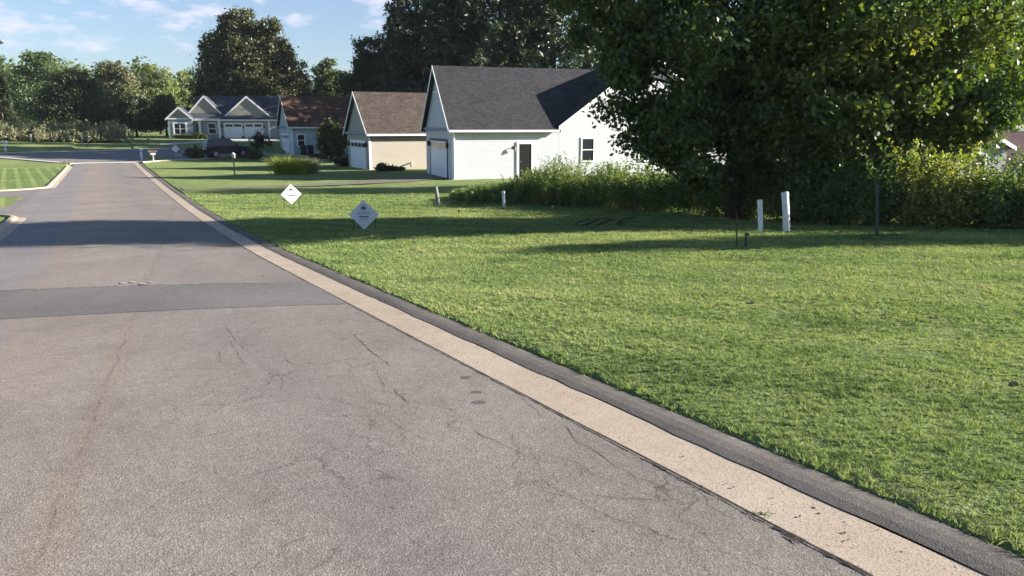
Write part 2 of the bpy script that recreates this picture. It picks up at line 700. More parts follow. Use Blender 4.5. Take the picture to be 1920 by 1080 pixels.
def leaf_quads(rng, P, size, out=None, bias=.5, aspect=.62, svar=.35):
    n = len(P)
    nr = unit(rng.normal(size=(n, 3)))
    if out is not None:
        nr = unit(nr + out * bias + np.array([0, 0, .35 if bias > .3 else .1]))
    a = unit(np.cross(nr, rng.normal(size=(n, 3))))
    b = np.cross(nr, a)
    L = size * (1 + svar * rng.uniform(-1, 1, (n, 1)))
    W = L * aspect
    fold = nr * (L * .12)
    V = np.stack([P - a * L * .5, P + b * W * .5 + fold, P + a * L * .5, P - b * W * .5 + fold], 1).reshape(-1, 3)
    F = np.arange(4 * n, dtype=np.int32).reshape(-1, 4)
    return V, F


def crown_points(rng, lobes, n_leaf, clump=.30, per=70, shell=.55, flat=.75):
    """leaves gathered in sprays spread through the volume of the lobes"""
    lobes = np.array(lobes, float)
    w = (lobes[:, 3] * lobes[:, 4] + lobes[:, 3] * lobes[:, 5] + lobes[:, 4] * lobes[:, 5])
    w /= w.sum()
    nc = max(4, n_leaf // per)
    idx = rng.choice(len(lobes), nc, p=w)
    d = unit(rng.normal(size=(nc, 3)))
    rad = shell + (1 - shell) * rng.uniform(0, 1, (nc, 1)) ** .6
    rad *= rng.uniform(.86, 1.08, (nc, 1))
    C = lobes[idx, :3] + d * rad * lobes[idx, 3:6]
    cs = clump * lobes[idx, 3:6].mean(1) * rng.uniform(.55, 1.25, nc)
    k = rng.integers(0, nc, n_leaf)
    off = rng.normal(size=(n_leaf, 3)) * .5
    off[:, 2] *= flat
    P = C[k] + off * cs[k][:, None]
    out = unit(d[k] * .8 + unit(off))
    return P, out, C


def limb_mesh(mb, rng, base, top, r0, targets, nseg=5, wob=.25):
    base = Vector(base)
    top = Vector(top)
    pts, rad = [], []
    for i in range(nseg + 1):
        t = i / nseg
        p = base.lerp(top, t)
        if 0 < i < nseg:
            p += Vector((rng.uniform(-wob, wob), rng.uniform(-wob, wob), 0)) * (top - base).length * .1
        pts.append(p)
        rad.append(r0 * (1.25 if i == 0 else 1) * (1 - .72 * t))
    mb.tube(pts, rad, 9)
    for tg in targets:
        tg = Vector(tg)
        t = min(.95, max(.22, rng.uniform(.25, .95)))
        k = int(t * nseg)
        st = pts[k].lerp(pts[min(k + 1, nseg)], t * nseg - k)
        if tg.z < st.z + .2:
            st = pts[1].lerp(pts[2], rng.uniform(0, 1))
        r = r0 * (1 - .72 * t) * .5
        mid = st.lerp(tg, .5) + Vector((rng.uniform(-.1, .1), rng.uniform(-.1, .1), .12)) * (tg - st).length
        mb.tube([st, st.lerp(mid, .55), mid, mid.lerp(tg, .5), tg], [r, r * .8, r * .6, r * .38, r * .15], 6)


def tree(name, label, loc, lobes, n_leaf, leaf, mat, bark, r0, cat='tree', group=None, clump=.30, per=70, shell=.5,
         seed=1, n_limb=14, trunk_top=None, rz=0, scale=1, bias=.5):
    rng = np.random.default_rng(seed)
    root = thing(name, label, cat, loc, rz, group)
    root.scale = (scale,) * 3
    P, out, C = crown_points(rng, lobes, n_leaf, clump, per, shell)
    V, F = leaf_quads(rng, P, leaf, out, bias)
    np_mesh('crown', V, F, mat, root)
    mb = MB()
    zt = trunk_top if trunk_top else max(l[2] + l[5] * .55 for l in lobes)
    cx = float(np.mean([l[0] for l in lobes])) * .6
    cy = float(np.mean([l[1] for l in lobes])) * .6
    sel = C[rng.choice(len(C), min(n_limb, len(C)), replace=False)]
    limb_mesh(mb, rng, (0, 0, -.15), (cx, cy, zt), r0, [tuple(q) for q in sel])
    mb.build('trunk', bark, root, smooth=True, fix=False)
    return root


def conifer(name, label, loc, H, Rb, z0, mat, bark, seed=1, n_card=9000, card=.5, group=None, scale=1, lean=0, power=.75, gap=.2):
    rng = np.random.default_rng(seed)
    root = thing(name, label, 'tree', loc, 0, group)
    root.scale = (scale,) * 3
    mb = MB()
    mb.tube([(0, 0, -.2), (0, 0, H * .35), (lean * .5, 0, H * .7), (lean, 0, H)], [H * .018, H * .014, H * .008, .03], 8)
    nb = int(H * 6)
    Ps, Ds = [], []
    per = max(6, n_card // nb)
    for i in range(nb):
        z = z0 + (H - z0) * ((i + rng.uniform(0, 1)) / nb)
        t = (z - z0) / (H - z0)
        if rng.uniform() < gap:
            continue
        L = Rb * max(.06, (1 - t)) ** power * rng.uniform(.6, 1.15)
        a = rng.uniform(0, 2 * PI)
        d = np.array([math.cos(a), math.sin(a), 0])
        up = rng.uniform(-.12, .28)
        k = int(per * (.35 + .9 * L / Rb))
        u = rng.uniform(.12, 1, k) ** .8
        droop = up * u - .22 * u ** 2
        base = np.array([lean * z / H, 0, z])
        P = base + d * (u * L)[:, None]
        P[:, 2] += droop * L
        side = np.array([-d[1], d[0], 0])
        wdt = (.30 * L * (1 - .55 * u) + .1)
        P += side * (rng.normal(size=k) * wdt * .45)[:, None]
        P[:, 2] += rng.normal(size=k) * (.07 * L + .12)
        Ps.append(P)
        Ds.append(np.tile(d * .4 + np.array([0, 0, .6]), (k, 1)))
        mb.tube([tuple(base), tuple(base + d * L * .5 + np.array([0, 0, (up * .5 - .055) * L])), tuple(base + d * L * .95 + np.array([0, 0, (up - .2) * L]))],
                [.014 * L + .015, .009 * L + .01, .008], 5)
    P = np.concatenate(Ps)
    D = np.concatenate(Ds)
    V, F = leaf_quads(rng, P, card, D, .9, .34)
    np_mesh('crown', V, F, mat, root)
    mb.build('trunk', bark, root, smooth=True, fix=False)
    return root


def ribbon_blades(rng, base, h, wid, lean_dir, lean, seg=2):
    """upright tapering blades; returns verts/faces (quads + tip triangles)"""
    n = len(base)
    a = rng.uniform(0, 2 * PI, n)
    side = np.stack([np.cos(a), np.sin(a), np.zeros(n)], 1)
    V = []
    for i in range(seg + 1):
        t = i / seg
        c = base + lean_dir * (lean * t ** 1.7)[:, None]
        c = c.copy()
        c[:, 2] += h * (t - .18 * t * t * np.clip(lean / np.maximum(h, 1e-6), 0, 1.6))
        w = wid * (1 - t) ** .6
        if i < seg:
            V += [c - side * (w * .5)[:, None], c + side * (w * .5)[:, None]]
        else:
            V += [c]
    m = 2 * seg + 1
    VV = np.stack(V, 1).reshape(-1, 3)
    o = (np.arange(n) * m)[:, None]
    quads = []
    for i in range(seg - 1):
        quads.append(o + np.array([[2 * i, 2 * i + 1, 2 * i + 3, 2 * i + 2]]))
    tri = o + np.array([[2 * seg - 2, 2 * seg - 1, 2 * seg]])
    return VV, ([np.concatenate(quads).astype(np.int32)] if quads else []) + [tri.astype(np.int32)]


def join_faces(chunks):
    """chunks: list of (V, [F..]) -> one V and face list"""
    Vs, Fs, off = [], {}, 0
    for V, FL in chunks:
        for f in FL:
            Fs.setdefault(f.shape[1], []).append(f + off)
        Vs.append(V)
        off += len(V)
    return np.concatenate(Vs), [np.concatenate(v) for v in Fs.values()]


def bush(name, label, loc, rx, ry, h, n_leaf, leaf, mat, seed=1, group=None, cat='bush', rz=0, per=45, clump=.38, lobes=None, shoots=0):
    rng = np.random.default_rng(seed)
    root = thing(name, label, cat, loc, rz, group)
    if lobes is None:
        lobes = []
        k = max(3, int(rx / .7) + 2)
        for i in range(k):
            u = (i + .5) / k * 2 - 1
            hh = h * rng.uniform(.72, 1.0) * (1 - .25 * abs(u))
            lobes.append((u * rx * .75, rng.uniform(-.25, .25) * ry, hh * .5, rx / k * 1.5 + .15, ry * rng.uniform(.75, 1), hh * .5))
    P, out, C = crown_points(rng, lobes, n_leaf, clump, per, .45)
    P[:, 2] = np.abs(P[:, 2]) * np.where(P[:, 2] < 0, .5, 1) + .02
    if shoots:                                        # leafy shoots rising out of the top
        k = 26
        sx = np.repeat(rng.uniform(-1, 1, shoots) * rx, k)
        sy = np.repeat(rng.uniform(-.8, .8, shoots) * ry, k)
        top = np.repeat(h * rng.uniform(.9, 1.38, shoots), k)
        tt = np.tile(np.linspace(.0, 1, k), shoots)
        lx = np.repeat(rng.normal(size=shoots) * .22, k) * tt ** 2
        ly = np.repeat(rng.normal(size=shoots) * .22, k) * tt ** 2
        Q = np.stack([sx + lx, sy + ly, top * (.5 + .5 * tt)], 1) + rng.normal(size=(len(tt), 3)) * (.075 - .045 * tt)[:, None]
        P = np.concatenate([P, Q])
        out = np.concatenate([out, unit(rng.normal(size=Q.shape))])
    V, F = leaf_quads(rng, P, leaf, out, .1)
    np_mesh('foliage', V, F, mat, root)
    mb = MB()
    for c in C[rng.choice(len(C), min(16, len(C)), replace=False)]:
        b = Vector((c[0] * .45, c[1] * .45, -.05))
        t = Vector(tuple(c))
        t.z = max(t.z, .15)
        mb.tube([b, b.lerp(t, .5) + Vector((0, 0, .06)), t], [.018, .012, .005], 5)
    mb.build('stem', M['bark_dark'], root, smooth=True, fix=False)
    return root


def weed_clump(name, label, loc, rx, ry, h, n_stem, mat, seed=1, group=None, rz=0, leaf=.13, per=26, cat='weeds', blades=0):
    """loose stand of stems with narrow leaves and feathery tops, with long grass about their feet"""
    rng = np.random.default_rng(seed)
    root = thing(name, label, cat, loc, rz, group)
    b = rng.normal(size=(n_stem, 2)) * .55
    base = np.stack([b[:, 0] * rx, b[:, 1] * ry, np.zeros(n_stem)], 1)
    hh = h * rng.uniform(.38, 1.0, n_stem) ** .8 * (1.08 - .2 * np.clip(np.linalg.norm(b, axis=1), 0, 1.6))
    la = rng.uniform(0, 2 * PI, n_stem)
    ld = np.stack([np.cos(la), np.sin(la), np.zeros(n_stem)], 1)
    ln = hh * rng.uniform(.02, .40, n_stem)
    sv, sf = ribbon_blades(rng, base, hh, np.full(n_stem, .014), ld, ln, 3)
    np_mesh('stem', sv, sf, M['dry'], root)
    i = np.repeat(np.arange(n_stem), per)
    k = len(i)
    t = rng.uniform(.10, 1.0, k) ** .7
    P = base[i] + ld[i] * (ln[i] * t ** 1.7)[:, None]
    P[:, 2] += hh[i] * t * .97
    spread = .085 * (1.1 - t) + .022
    P += rng.normal(size=(k, 3)) * spread[:, None]
    P[:, 2] = np.maximum(P[:, 2], .02)
    a = unit(rng.normal(size=(k, 3)) * np.array([1, 1, .5]) + np.array([0, 0, .9]))
    nr = unit(np.cross(a, rng.normal(size=(k, 3))))
    bb = np.cross(nr, a)
    L = leaf * rng.uniform(.5, 1.3, (k, 1)) * (1.15 - .5 * t)[:, None]
    V = np.stack([P - a * L * .5, P + bb * L * .15, P + a * L * .5, P - bb * L * .15], 1).reshape(-1, 3)
    F = np.arange(4 * k, dtype=np.int32).reshape(-1, 4)
    chunks = [(V, [F])]
    if blades:
        b = rng.normal(size=(blades, 2)) * .6
        base = np.stack([b[:, 0] * rx, b[:, 1] * ry, np.zeros(blades)], 1)
        la = rng.uniform(0, 2 * PI, blades)
        ld = np.stack([np.cos(la), np.sin(la), np.zeros(blades)], 1)
        bh = h * rng.uniform(.25, .85, blades)
        chunks.append(ribbon_blades(rng, base, bh, np.full(blades, .013), ld, bh * rng.uniform(.1, 1.0, blades), 3))
    V, F = join_faces(chunks)
    np_mesh('foliage', V, F, mat, root)
    return root


def grass_tuft(name, label, loc, rx, ry, h, n, mat, seed=1, group=None, wid=.02, cat='ornamental grass', arch=.6):
    rng = np.random.default_rng(seed)
    root = thing(name, label, cat, loc, 0, group)
    b = rng.normal(size=(n, 2)) * .42
    base = np.stack([b[:, 0] * rx * .6, b[:, 1] * ry * .6, np.zeros(n)], 1)
    d = b + rng.normal(size=(n, 2)) * .25
    ld = unit(np.stack([d[:, 0], d[:, 1], np.zeros(n)], 1))
    hh = h * rng.uniform(.5, 1.1, n)
    ln = hh * rng.uniform(.1, 1.2, n) * arch
    V, F = ribbon_blades(rng, base, hh, np.full(n, wid) * rng.uniform(.6, 1.3, n), ld, ln, 4)
    np_mesh('blades', V, F, mat, root)
    return root


# ------------------------------------------------------------------ world, sun, camera
SUN_AZ, SUN_EL = R(90), R(19)
world = bpy.data.worlds.new('World')
scene.world = world
world.use_nodes = True
wt = world.node_tree
wt.nodes.clear()
wo = wt.nodes.new('ShaderNodeOutputWorld')
bg = wt.nodes.new('ShaderNodeBackground')
sky = wt.nodes.new('ShaderNodeTexSky')
sky.sky_type = 'NISHITA'
sky.sun_disc = False
sky.sun_elevation = SUN_EL
sky.sun_rotation = SUN_AZ
sky.altitude = 200
sky.air_density = 1.0
sky.dust_density = 1.0
sky.ozone_density = 4.0
bg.inputs[1].default_value = .052
tc = wt.nodes.new('ShaderNodeTexCoord')
mp = wt.nodes.new('ShaderNodeMapping')
mp.inputs['Scale'].default_value = (8.5, 8.5, 24.0)
mp.inputs['Location'].default_value = (1.3, .4, .7)
nz = wt.nodes.new('ShaderNodeTexNoise')
nz.inputs['Scale'].default_value = 1.9
nz.inputs['Detail'].default_value = 7
nz.inputs['Roughness'].default_value = .55
rp = wt.nodes.new('ShaderNodeValToRGB')
rp.color_ramp.elements[0].position = .53
rp.color_ramp.elements[1].position = .66
mxw = wt.nodes.new('ShaderNodeMix')
mxw.data_type = 'RGBA'
mxw.inputs[7].default_value = (5.3, 5.2, 6.1, 1)
mulw = wt.nodes.new('ShaderNodeMath')
mulw.operation = 'MULTIPLY_ADD'
mulw.inputs[1].default_value = .58
mulw.inputs[2].default_value = .13
wl = wt.links.new
wl(tc.outputs['Generated'], mp.inputs[0])
wl(mp.outputs[0], nz.inputs['Vector'])
wl(nz.outputs[0], rp.inputs[0])
wl(rp.outputs[0], mulw.inputs[0])
sepw = wt.nodes.new('ShaderNodeSeparateXYZ')      # the cloud and veil lie low in the sky
wl(tc.outputs['Generated'], sepw.inputs[0])
mrw = wt.nodes.new('ShaderNodeMapRange')
mrw.inputs['From Min'].default_value = .16
mrw.inputs['From Max'].default_value = .38
mrw.inputs['To Min'].default_value = 1
mrw.inputs['To Max'].default_value = 0
wl(sepw.outputs[2], mrw.inputs[0])
lowm = wt.nodes.new('ShaderNodeMath')
lowm.operation = 'MULTIPLY'
wl(mulw.outputs[0], lowm.inputs[0])
wl(mrw.outputs[0], lowm.inputs[1])
wl(lowm.outputs[0], mxw.inputs[0])
wl(sky.outputs[0], mxw.inputs[6])
wl(mxw.outputs[2], bg.inputs[0])
wl(bg.outputs[0], wo.inputs[0])

sd = bpy.data.lights.new('sun', 'SUN')
sd.energy = 5.0
sd.angle = R(.5)
sd.color = (1.0, .93, .82)
so = bpy.data.objects.new('sun', sd)
COL.objects.link(so)
sv = Vector((math.sin(SUN_AZ) * math.cos(SUN_EL), math.cos(SUN_AZ) * math.cos(SUN_EL), math.sin(SUN_EL)))
so.rotation_euler = (-sv).to_track_quat('-Z', 'Y').to_euler()
so.location = (40, 5, 40)

cd = bpy.data.cameras.new('camera')
cd.sensor_width = 36
cd.lens = FPX / 1920 * 36
cd.clip_end = 4000
cam = bpy.data.objects.new('camera', cd)
cam.location = (0, 0, CAM_Z)
cam.rotation_euler = (R(90) - PITCH, 0, 0)
COL.objects.link(cam)
scene.camera = cam
scene.view_settings.view_transform = 'Standard'
scene.view_settings.look = 'None'
scene.view_settings.exposure = 1.80
scene.view_settings.gamma = 1
scene.cycles.max_bounces = 6
scene.cycles.diffuse_bounces = 3
scene.cycles.transmission_bounces = 3
scene.cycles.glossy_bounces = 2

# ------------------------------------------------------------------ the setting
EDGE_L, EDGE_R = -2.45, 2.52        # asphalt
GUT_R = 2.876
BERM = 3.10
GUT_L = -2.86
S_END = 81.0                          # where the road meets the cross street


def bumps(s, n):
    return (.012 * np.sin(s * 1.7 + n * .6) * np.sin(n * 1.3 + .4) + .008 * np.sin(s * 3.9 + 1.1) * np.sin(n * 3.1)
            + .03 * np.sin(s * .31 + n * .17) * np.sin(n * .41))


def lawn_off(s, n):
    n = np.asarray(n, float)
    right = np.clip((n - BERM) / .06, 0, 1)
    left = np.clip((GUT_L - n) / .06, 0, 1)
    side = np.maximum(right, left)
    return -.07 * (1 - side) + .025 * side


def lawn_z(x, y):
    s, n = sn(x, y)
    return terr(s) + lawn_off(s, n) + bumps(s, n) * np.clip((np.abs(n) - 3.2) / .6, 0, 1)


ns = np.concatenate([[-420, -300, -200, -140, -100, -75, -55, -42], np.arange(-32, -3.4, .8),
                     [-3.2, -3.0, -2.92, -2.86, -2.4, -1, 1, 2.4, 2.9, 3.10, 3.17, 3.32, 3.45],
                     np.arange(3.7, 22, .3), np.arange(22, 60, 1.5), [65, 75, 90, 110, 140, 180, 240, 320, 420]])
ss = np.concatenate([[-100, -60, -30, -15], np.arange(-8, 32, .3), np.arange(32, 120, 1.0), np.arange(122, 160, 4),
                     [170, 190, 220, 260, 320, 420, 520]])
S2, N2 = np.meshgrid(ss, ns, indexing='ij')
Z2 = terr(S2) + lawn_off(S2, N2) + bumps(S2, N2) * np.clip((np.abs(N2) - 3.2) / .6, 0, 1)
V = np.stack([N2, S2, Z2], -1).reshape(-1, 3)
a, b = len(ss), len(ns)
I = np.arange(a * b).reshape(a, b)
F = np.stack([I[:-1, :-1], I[:-1, 1:], I[1:, 1:], I[1:, :-1]], -1).reshape(-1, 4)
o = np_mesh('lawn', V, F, M['lawn'], smooth=True)
o.rotation_euler = (0, 0, ROAD_AZ)      # local x runs across the road, local y along it
tag(o, kind='structure')


def ribbon(mb, n0, n1, s0, s1, dz=0.0, step=.5, mi=0, crown=0, nsub=1, jag=0, dz1=None):
    s = np.arange(s0, s1 + 1e-6, step)
    rnd = random.Random(int(n0 * 100) + int(s0))
    prev = None
    for q in s:
        z = float(terr(q))
        row = []
        for k in range(nsub + 1):
            t = k / nsub
            n = n0 + (n1 - n0) * t
            off = dz if dz1 is None else dz + (dz1 - dz) * t
            if jag and k in (0, nsub):
                n += rnd.uniform(-jag, jag)
            row.append((n, float(q), z + off + crown * (1 - (2 * t - 1) ** 2)))
        if prev:
            for k in range(nsub):
                mb.face([prev[k], prev[k + 1], row[k + 1], row[k]], mi)
        prev = row


def road_obj(mb, name, mats):
    o = mb.build(name, mats, fix=False)
    o.rotation_euler = (0, 0, ROAD_AZ)
    return tag(o, kind='structure')


def px_sn(px, py):
    p = gp(px, py)
    s, n = sn(p.x, p.y)
    return n, s


CROWN = .035


def road_z(n, s):
    t = (n - EDGE_L) / (EDGE_R - EDGE_L)
    return float(terr(s)) + CROWN * (1 - (2 * t - 1) ** 2)


def strip(mb, pts, w, mi, lift=.003, jit=.25, seed=0, sub=.07):
    """a thin irregular strip (a crack, a seam) laid on the road along points (n, s)"""
    rnd = random.Random(seed)
    fine = []
    for (a0, b0), (a1, b1) in zip(pts[:-1], pts[1:]):
        L = math.hypot(a1 - a0, b1 - b0)
        k = max(1, int(L / sub))
        for i in range(k):
            t = i / k
            fine.append((a0 + (a1 - a0) * t + rnd.uniform(-1, 1) * sub * jit, b0 + (b1 - b0) * t + rnd.uniform(-1, 1) * sub * jit))
    fine.append(pts[-1])
    prev = None
    for i, (n, s) in enumerate(fine):
        j = min(i + 1, len(fine) - 1)
        h = max(i - 1, 0)
        dn, ds = fine[j][0] - fine[h][0], fine[j][1] - fine[h][1]
        L = math.hypot(dn, ds) or 1
        un, us = -ds / L, dn / L
        ww = w * .5 * rnd.uniform(.2, .95)
        if i in (0, len(fine) - 1):
            ww *= .2
        z = road_z(n, s) + lift
        cur = ((n + un * ww, s + us * ww, z), (n - un * ww, s - us * ww, z))
        if prev:
            mb.face([prev[0], prev[1], cur[1], cur[0]], mi)
        prev = cur


road = MB()
ribbon(road, EDGE_L, EDGE_R, -14, S_END, 0, .5, 0, CROWN, 10)
# the newer patch across the road, with a ragged edge
pl, pr = px_sn(5, 548), px_sn(590, 531)
ql, qr = px_sn(5, 603), px_sn(634, 571)
rnd = random.Random(5)
N = 60
top, bot = [], []
for i in range(N + 1):
    t = i / N
    n = EDGE_L + .02 + (EDGE_R - EDGE_L - .04) * t
    tt = (n - pl[0]) / (pr[0] - pl[0])
    s1 = pl[1] + (pr[1] - pl[1]) * tt + rnd.uniform(-.03, .03)
    tt = (n - ql[0]) / (qr[0] - ql[0])
    s0 = ql[1] + (qr[1] - ql[1]) * tt + rnd.uniform(-.012, .012)
    top.append((n, s1, road_z(n, s1) + .004))
    bot.append((n, s0, road_z(n, s0) + .004))
for i in range(N):
    m0 = tuple((a + b) / 2 for a, b in zip(bot[i], top[i]))
    m1 = tuple((a + b) / 2 for a, b in zip(bot[i + 1], top[i + 1]))
    m0 = (m0[0], m0[1], road_z(m0[0], m0[1]) + .004)
    m1 = (m1[0], m1[1], road_z(m1[0], m1[1]) + .004)
    road.face([bot[i], bot[i + 1], m1, m0], 1)
    road.face([m0, m1, top[i + 1], top[i]], 1)
# a ragged dark line at the far edge of the patch and pale broken chips on it
strip(road, [(n, s + .01) for n, s, z in top[8:]], .035, 2, .007, .4, 3)
for cx, cy, w, h in ((232, 536, 16, 3), (250, 534, 14, 2.5), (270, 537, 18, 2.5), (282, 534, 12, 2), (210, 541, 6, 1.5), (140, 545, 5, 1.2), (73, 547, 5, 1.2), (185, 543, 5, 1.2)):
    pts = []
    for k in range(9):
        a = 2 * PI * k / 9
        n, s = px_sn(cx + math.cos(a) * w * rnd.uniform(.35, .6), cy + math.sin(a) * h * rnd.uniform(.35, .6))
        pts.append((n, s, road_z(n, s) + .010))
    road.face(pts, 5)


def z6(L, ox=500, oy=540):
    return [px_sn(ox + x / 3, oy + y / 3) for x, y in L]


cracks = [
    (z6([(465, 250), (520, 300), (570, 350), (640, 400), (700, 450)]), .016),
    (z6([(365, 270), (400, 305)]), .012), (z6([(270, 370), (290, 395)]), .012),
    (z6([(345, 400), (385, 425), (450, 440)]), .012),
    (z6([(100, 400), (130, 435), (240, 470)]), .012),
    (z6([(610, 460), (650, 540), (665, 575)]), .010),
    (z6([(715, 580), (740, 610), (790, 660), (830, 690)]), .014),
    (z6([(550, 640), (590, 660), (690, 675), (720, 700)]), .009),
    (z6([(930, 640), (1000, 660), (1050, 705), (1100, 740)]), .011),
    (z6([(1000, 770), (1070, 815)]), .010),
    (z6([(1160, 805), (1210, 840), (1290, 870), (1390, 930), (1480, 960)]), .013),
    (z6([(1640, 760), (1690, 780), (1740, 860), (1850, 920), (1920, 975)]), .010),
    (z6([(1200, 540), (1270, 580), (1340, 605), (1430, 615), (1560, 730)]), .008),
    (z6([(370, 635), (440, 670), (540, 690), (640, 720), (780, 820), (900, 880)]), .007),
    (z6([(170, 230), (240, 330), (350, 385), (450, 455), (530, 490), (605, 580)], 1000, 720), .010),
    (z6([(605, 580), (700, 590), (840, 615), (960, 640)], 1000, 720), .006),
    (z6([(770, 510), (830, 550), (930, 600), (990, 650), (990, 690), (1050, 720), (1110, 760)], 1000, 720), .007),
    (z6([(580, 740), (680, 850), (740, 885)], 1000, 720), .005),
    ([px_sn(*p) for p in ((240, 700), (300, 701), (390, 698), (480, 702))], .010),
    ([px_sn(*p) for p in ((430, 640), (448, 672), (460, 690), (412, 686), (412, 665))], .010),
    ([px_sn(*p) for p in ((420, 610), (445, 650), (470, 668))], .010),
]
for i, (pts, w) in enumerate(cracks):
    strip(road, pts, max(.003, w * .45), 2, .0016, .13, 20 + i)
for cx, cy, w, h in ((873, 709, 22, 7), (894, 737, 24, 6), (898, 757, 30, 7), (1113, 1003, 6, 3), (1046, 908, 5, 3)):
    pts = []
    for k in range(14):
        a = 2 * PI * k / 14
        n, s = px_sn(cx + math.cos(a) * w * rnd.uniform(.36, .55), cy + math.sin(a) * h * rnd.uniform(.36, .55))
        pts.append((n, s, road_z(n, s) + .0015))
    road.face(pts, 4)
# the open dirty joint against the gutter
strip(road, [(EDGE_R - .006, s) for s in np.arange(.5, 60, 1.0)], .020, 2, .006, .06, 99, .06)
for k in range(16):                                     # crumbled edge of the asphalt close by
    s = random.uniform(1.2, 2.9)
    strip(road, [(EDGE_R - random.uniform(.0, .05), s), (EDGE_R - random.uniform(0, .04), s + random.uniform(.04, .14))], random.uniform(.012, .035), 2, .005, .4, 200 + k, .02)
road_obj(road, 'road', [M['asphalt'], M['asphalt_patch'], M['crack'], M['seam'], M['tar'], M['chips']])

g = MB()
ribbon(g, EDGE_R + .004, GUT_R, -14, S_END, .004, .5, 0, 0, 3, .004, .016)
ribbon(g, EDGE_R + .004, EDGE_R + .006, -14, S_END, -.10, .5, 0, 0, 1, 0, .004)
road_obj(g, 'gutter', [M['concrete']])
g = MB()
ribbon(g, GUT_R + .002, BERM + .08, -14, S_END - 3, .020, .23, 0, .015, 4, .012, .008)
road_obj(g, 'verge_strip', [M['asphalt_berm']])

# left kerb: a low rolled concrete kerb broken by the side road
cor_f = px_sn(96, 357)
cor_n = px_sn(60, 399)
s_far, s_near = cor_f[1], cor_n[1]
mid_s = (s_far + s_near) / 2


def curve_kerb(mb, pts, w, h):
    """concrete kerb: pts are (n, s) of its road-side edge, w to the left"""
    rows = []
    for i, (n, s) in enumerate(pts):
        j, k = min(i + 1, len(pts) - 1), max(i - 1, 0)
        dn, ds = pts[j][0] - pts[k][0], pts[j][1] - pts[k][1]
        L = math.hypot(dn, ds)
        un, us = -ds / L, dn / L
        z = float(terr(s))
        rows.append([(n + un * w * t, s + us * w * t, z + hh) for t, hh in ((0, -.12), (.0, .004), (.55, .02), (.75, h), (1.0, h + .005), (1.0, -.1))])
    for r0, r1 in zip(rows[:-1], rows[1:]):
        for a in range(5):
            mb.face([r0[a], r0[a + 1], r1[a + 1], r1[a]])


def arc(c, r, a0, a1, k=10):
    return [(c[0] + r * math.cos(R(a0 + (a1 - a0) * i / k)), c[1] + r * math.sin(R(a0 + (a1 - a0) * i / k))) for i in range(k + 1)]


rad = 2.4
g = MB()
far_pts = [(-45, s_far + .2), (-12, s_far)] + arc((EDGE_L - rad, s_far + rad), rad, -90, 0) + [(EDGE_L, s) for s in np.arange(s_far + rad + 1.5, S_END - 2, 3)]
near_pts = [(EDGE_L, s) for s in np.arange(-14, s_near - rad - 1, 3)] + arc((EDGE_L - rad, s_near - rad), rad, 0, 90) + [(-12, s_near), (-45, s_near)]
curve_kerb(g, far_pts, .42, .09)
curve_kerb(g, near_pts, .42, .09)
road_obj(g, 'kerb', [M['concrete']])
g = MB()
for n0 in np.arange(-50, EDGE_L - .01, 1.0):
    n1 = min(n0 + 1, EDGE_L + .02)
    ext = max(0, 1 - (EDGE_L - n1) / rad) ** 2 * rad * .9 if EDGE_L - n1 < rad else 0
    ext0 = max(0, 1 - (EDGE_L - n0) / rad) ** 2 * rad * .9 if EDGE_L - n0 < rad else 0
    a0, b0, a1, b1 = s_near - ext0, s_far + ext0, s_near - ext, s_far + ext
    k = 8
    for i in range(k):
        p = []
        for nn, aa, bb in ((n0, a0, b0), (n1, a1, b1)):
            for t in (i / k, (i + 1) / k):
                sx = aa + (bb - aa) * t
                p.append((nn, sx, float(terr(sx)) + .034 - (.03 if nn > EDGE_L - .5 else 0)))
        g.face([p[0], p[2], p[3], p[1]])
road_obj(g, 'side_road', [M['asphalt_side']])


def ground_patch(name, outline, mat, lift, step=2.0):
    """a sheet on the ground within an outline of (n, s): fine rows so it follows the slope"""
    import bmesh
    bm = bmesh.new()
    vs = [bm.verts.new((n, s, 0)) for n, s in outline]
    bm.faces.new(vs)
    smin, smax = min(p[1] for p in outline), max(p[1] for p in outline)
    q = smin + step
    while q < smax:
        bmesh.ops.bisect_plane(bm, geom=bm.verts[:] + bm.edges[:] + bm.faces[:], plane_co=(0, q, 0), plane_no=(0, 1, 0))
        q += step
    bmesh.ops.triangulate(bm, faces=bm.faces[:])
    for v in bm.verts:
        v.co.z = float(terr(v.co.y)) + lift
    bmesh.ops.recalc_face_normals(bm, faces=bm.faces[:])
    for f in bm.faces:
        if f.normal.z < 0:
            f.normal_flip()
    me = bpy.data.meshes.new(name)
    bm.to_mesh(me)
    bm.free()
    me.materials.append(mat)
    o = bpy.data.objects.new(name, me)
    COL.objects.link(o)
    o.rotation_euler = (0, 0, ROAD_AZ)
    return tag(o, kind='structure')


near_l = [px_sn(*p) for p in ((-160, 286), (-60, 292), (0, 297), (60, 302), (117, 307))]
far_e = [px_sn(*p) for p in ((330, 276), (266, 280), (200, 283), (120, 285), (40, 287), (0, 288.5), (-60, 287.5), (-160, 284.5))]
mid_e = [px_sn(*p) for p in ((258, 308), (268, 305), (300, 302), (370, 299), (440, 294), (500, 290))]
ground_patch('cross_street', near_l + [(EDGE_L, S_END - .6), (EDGE_R, S_END - .6)] + mid_e[1:] + [px_sn(500, 284), px_sn(420, 286), px_sn(360, 284)] + far_e, M['asphalt_side'], .045)


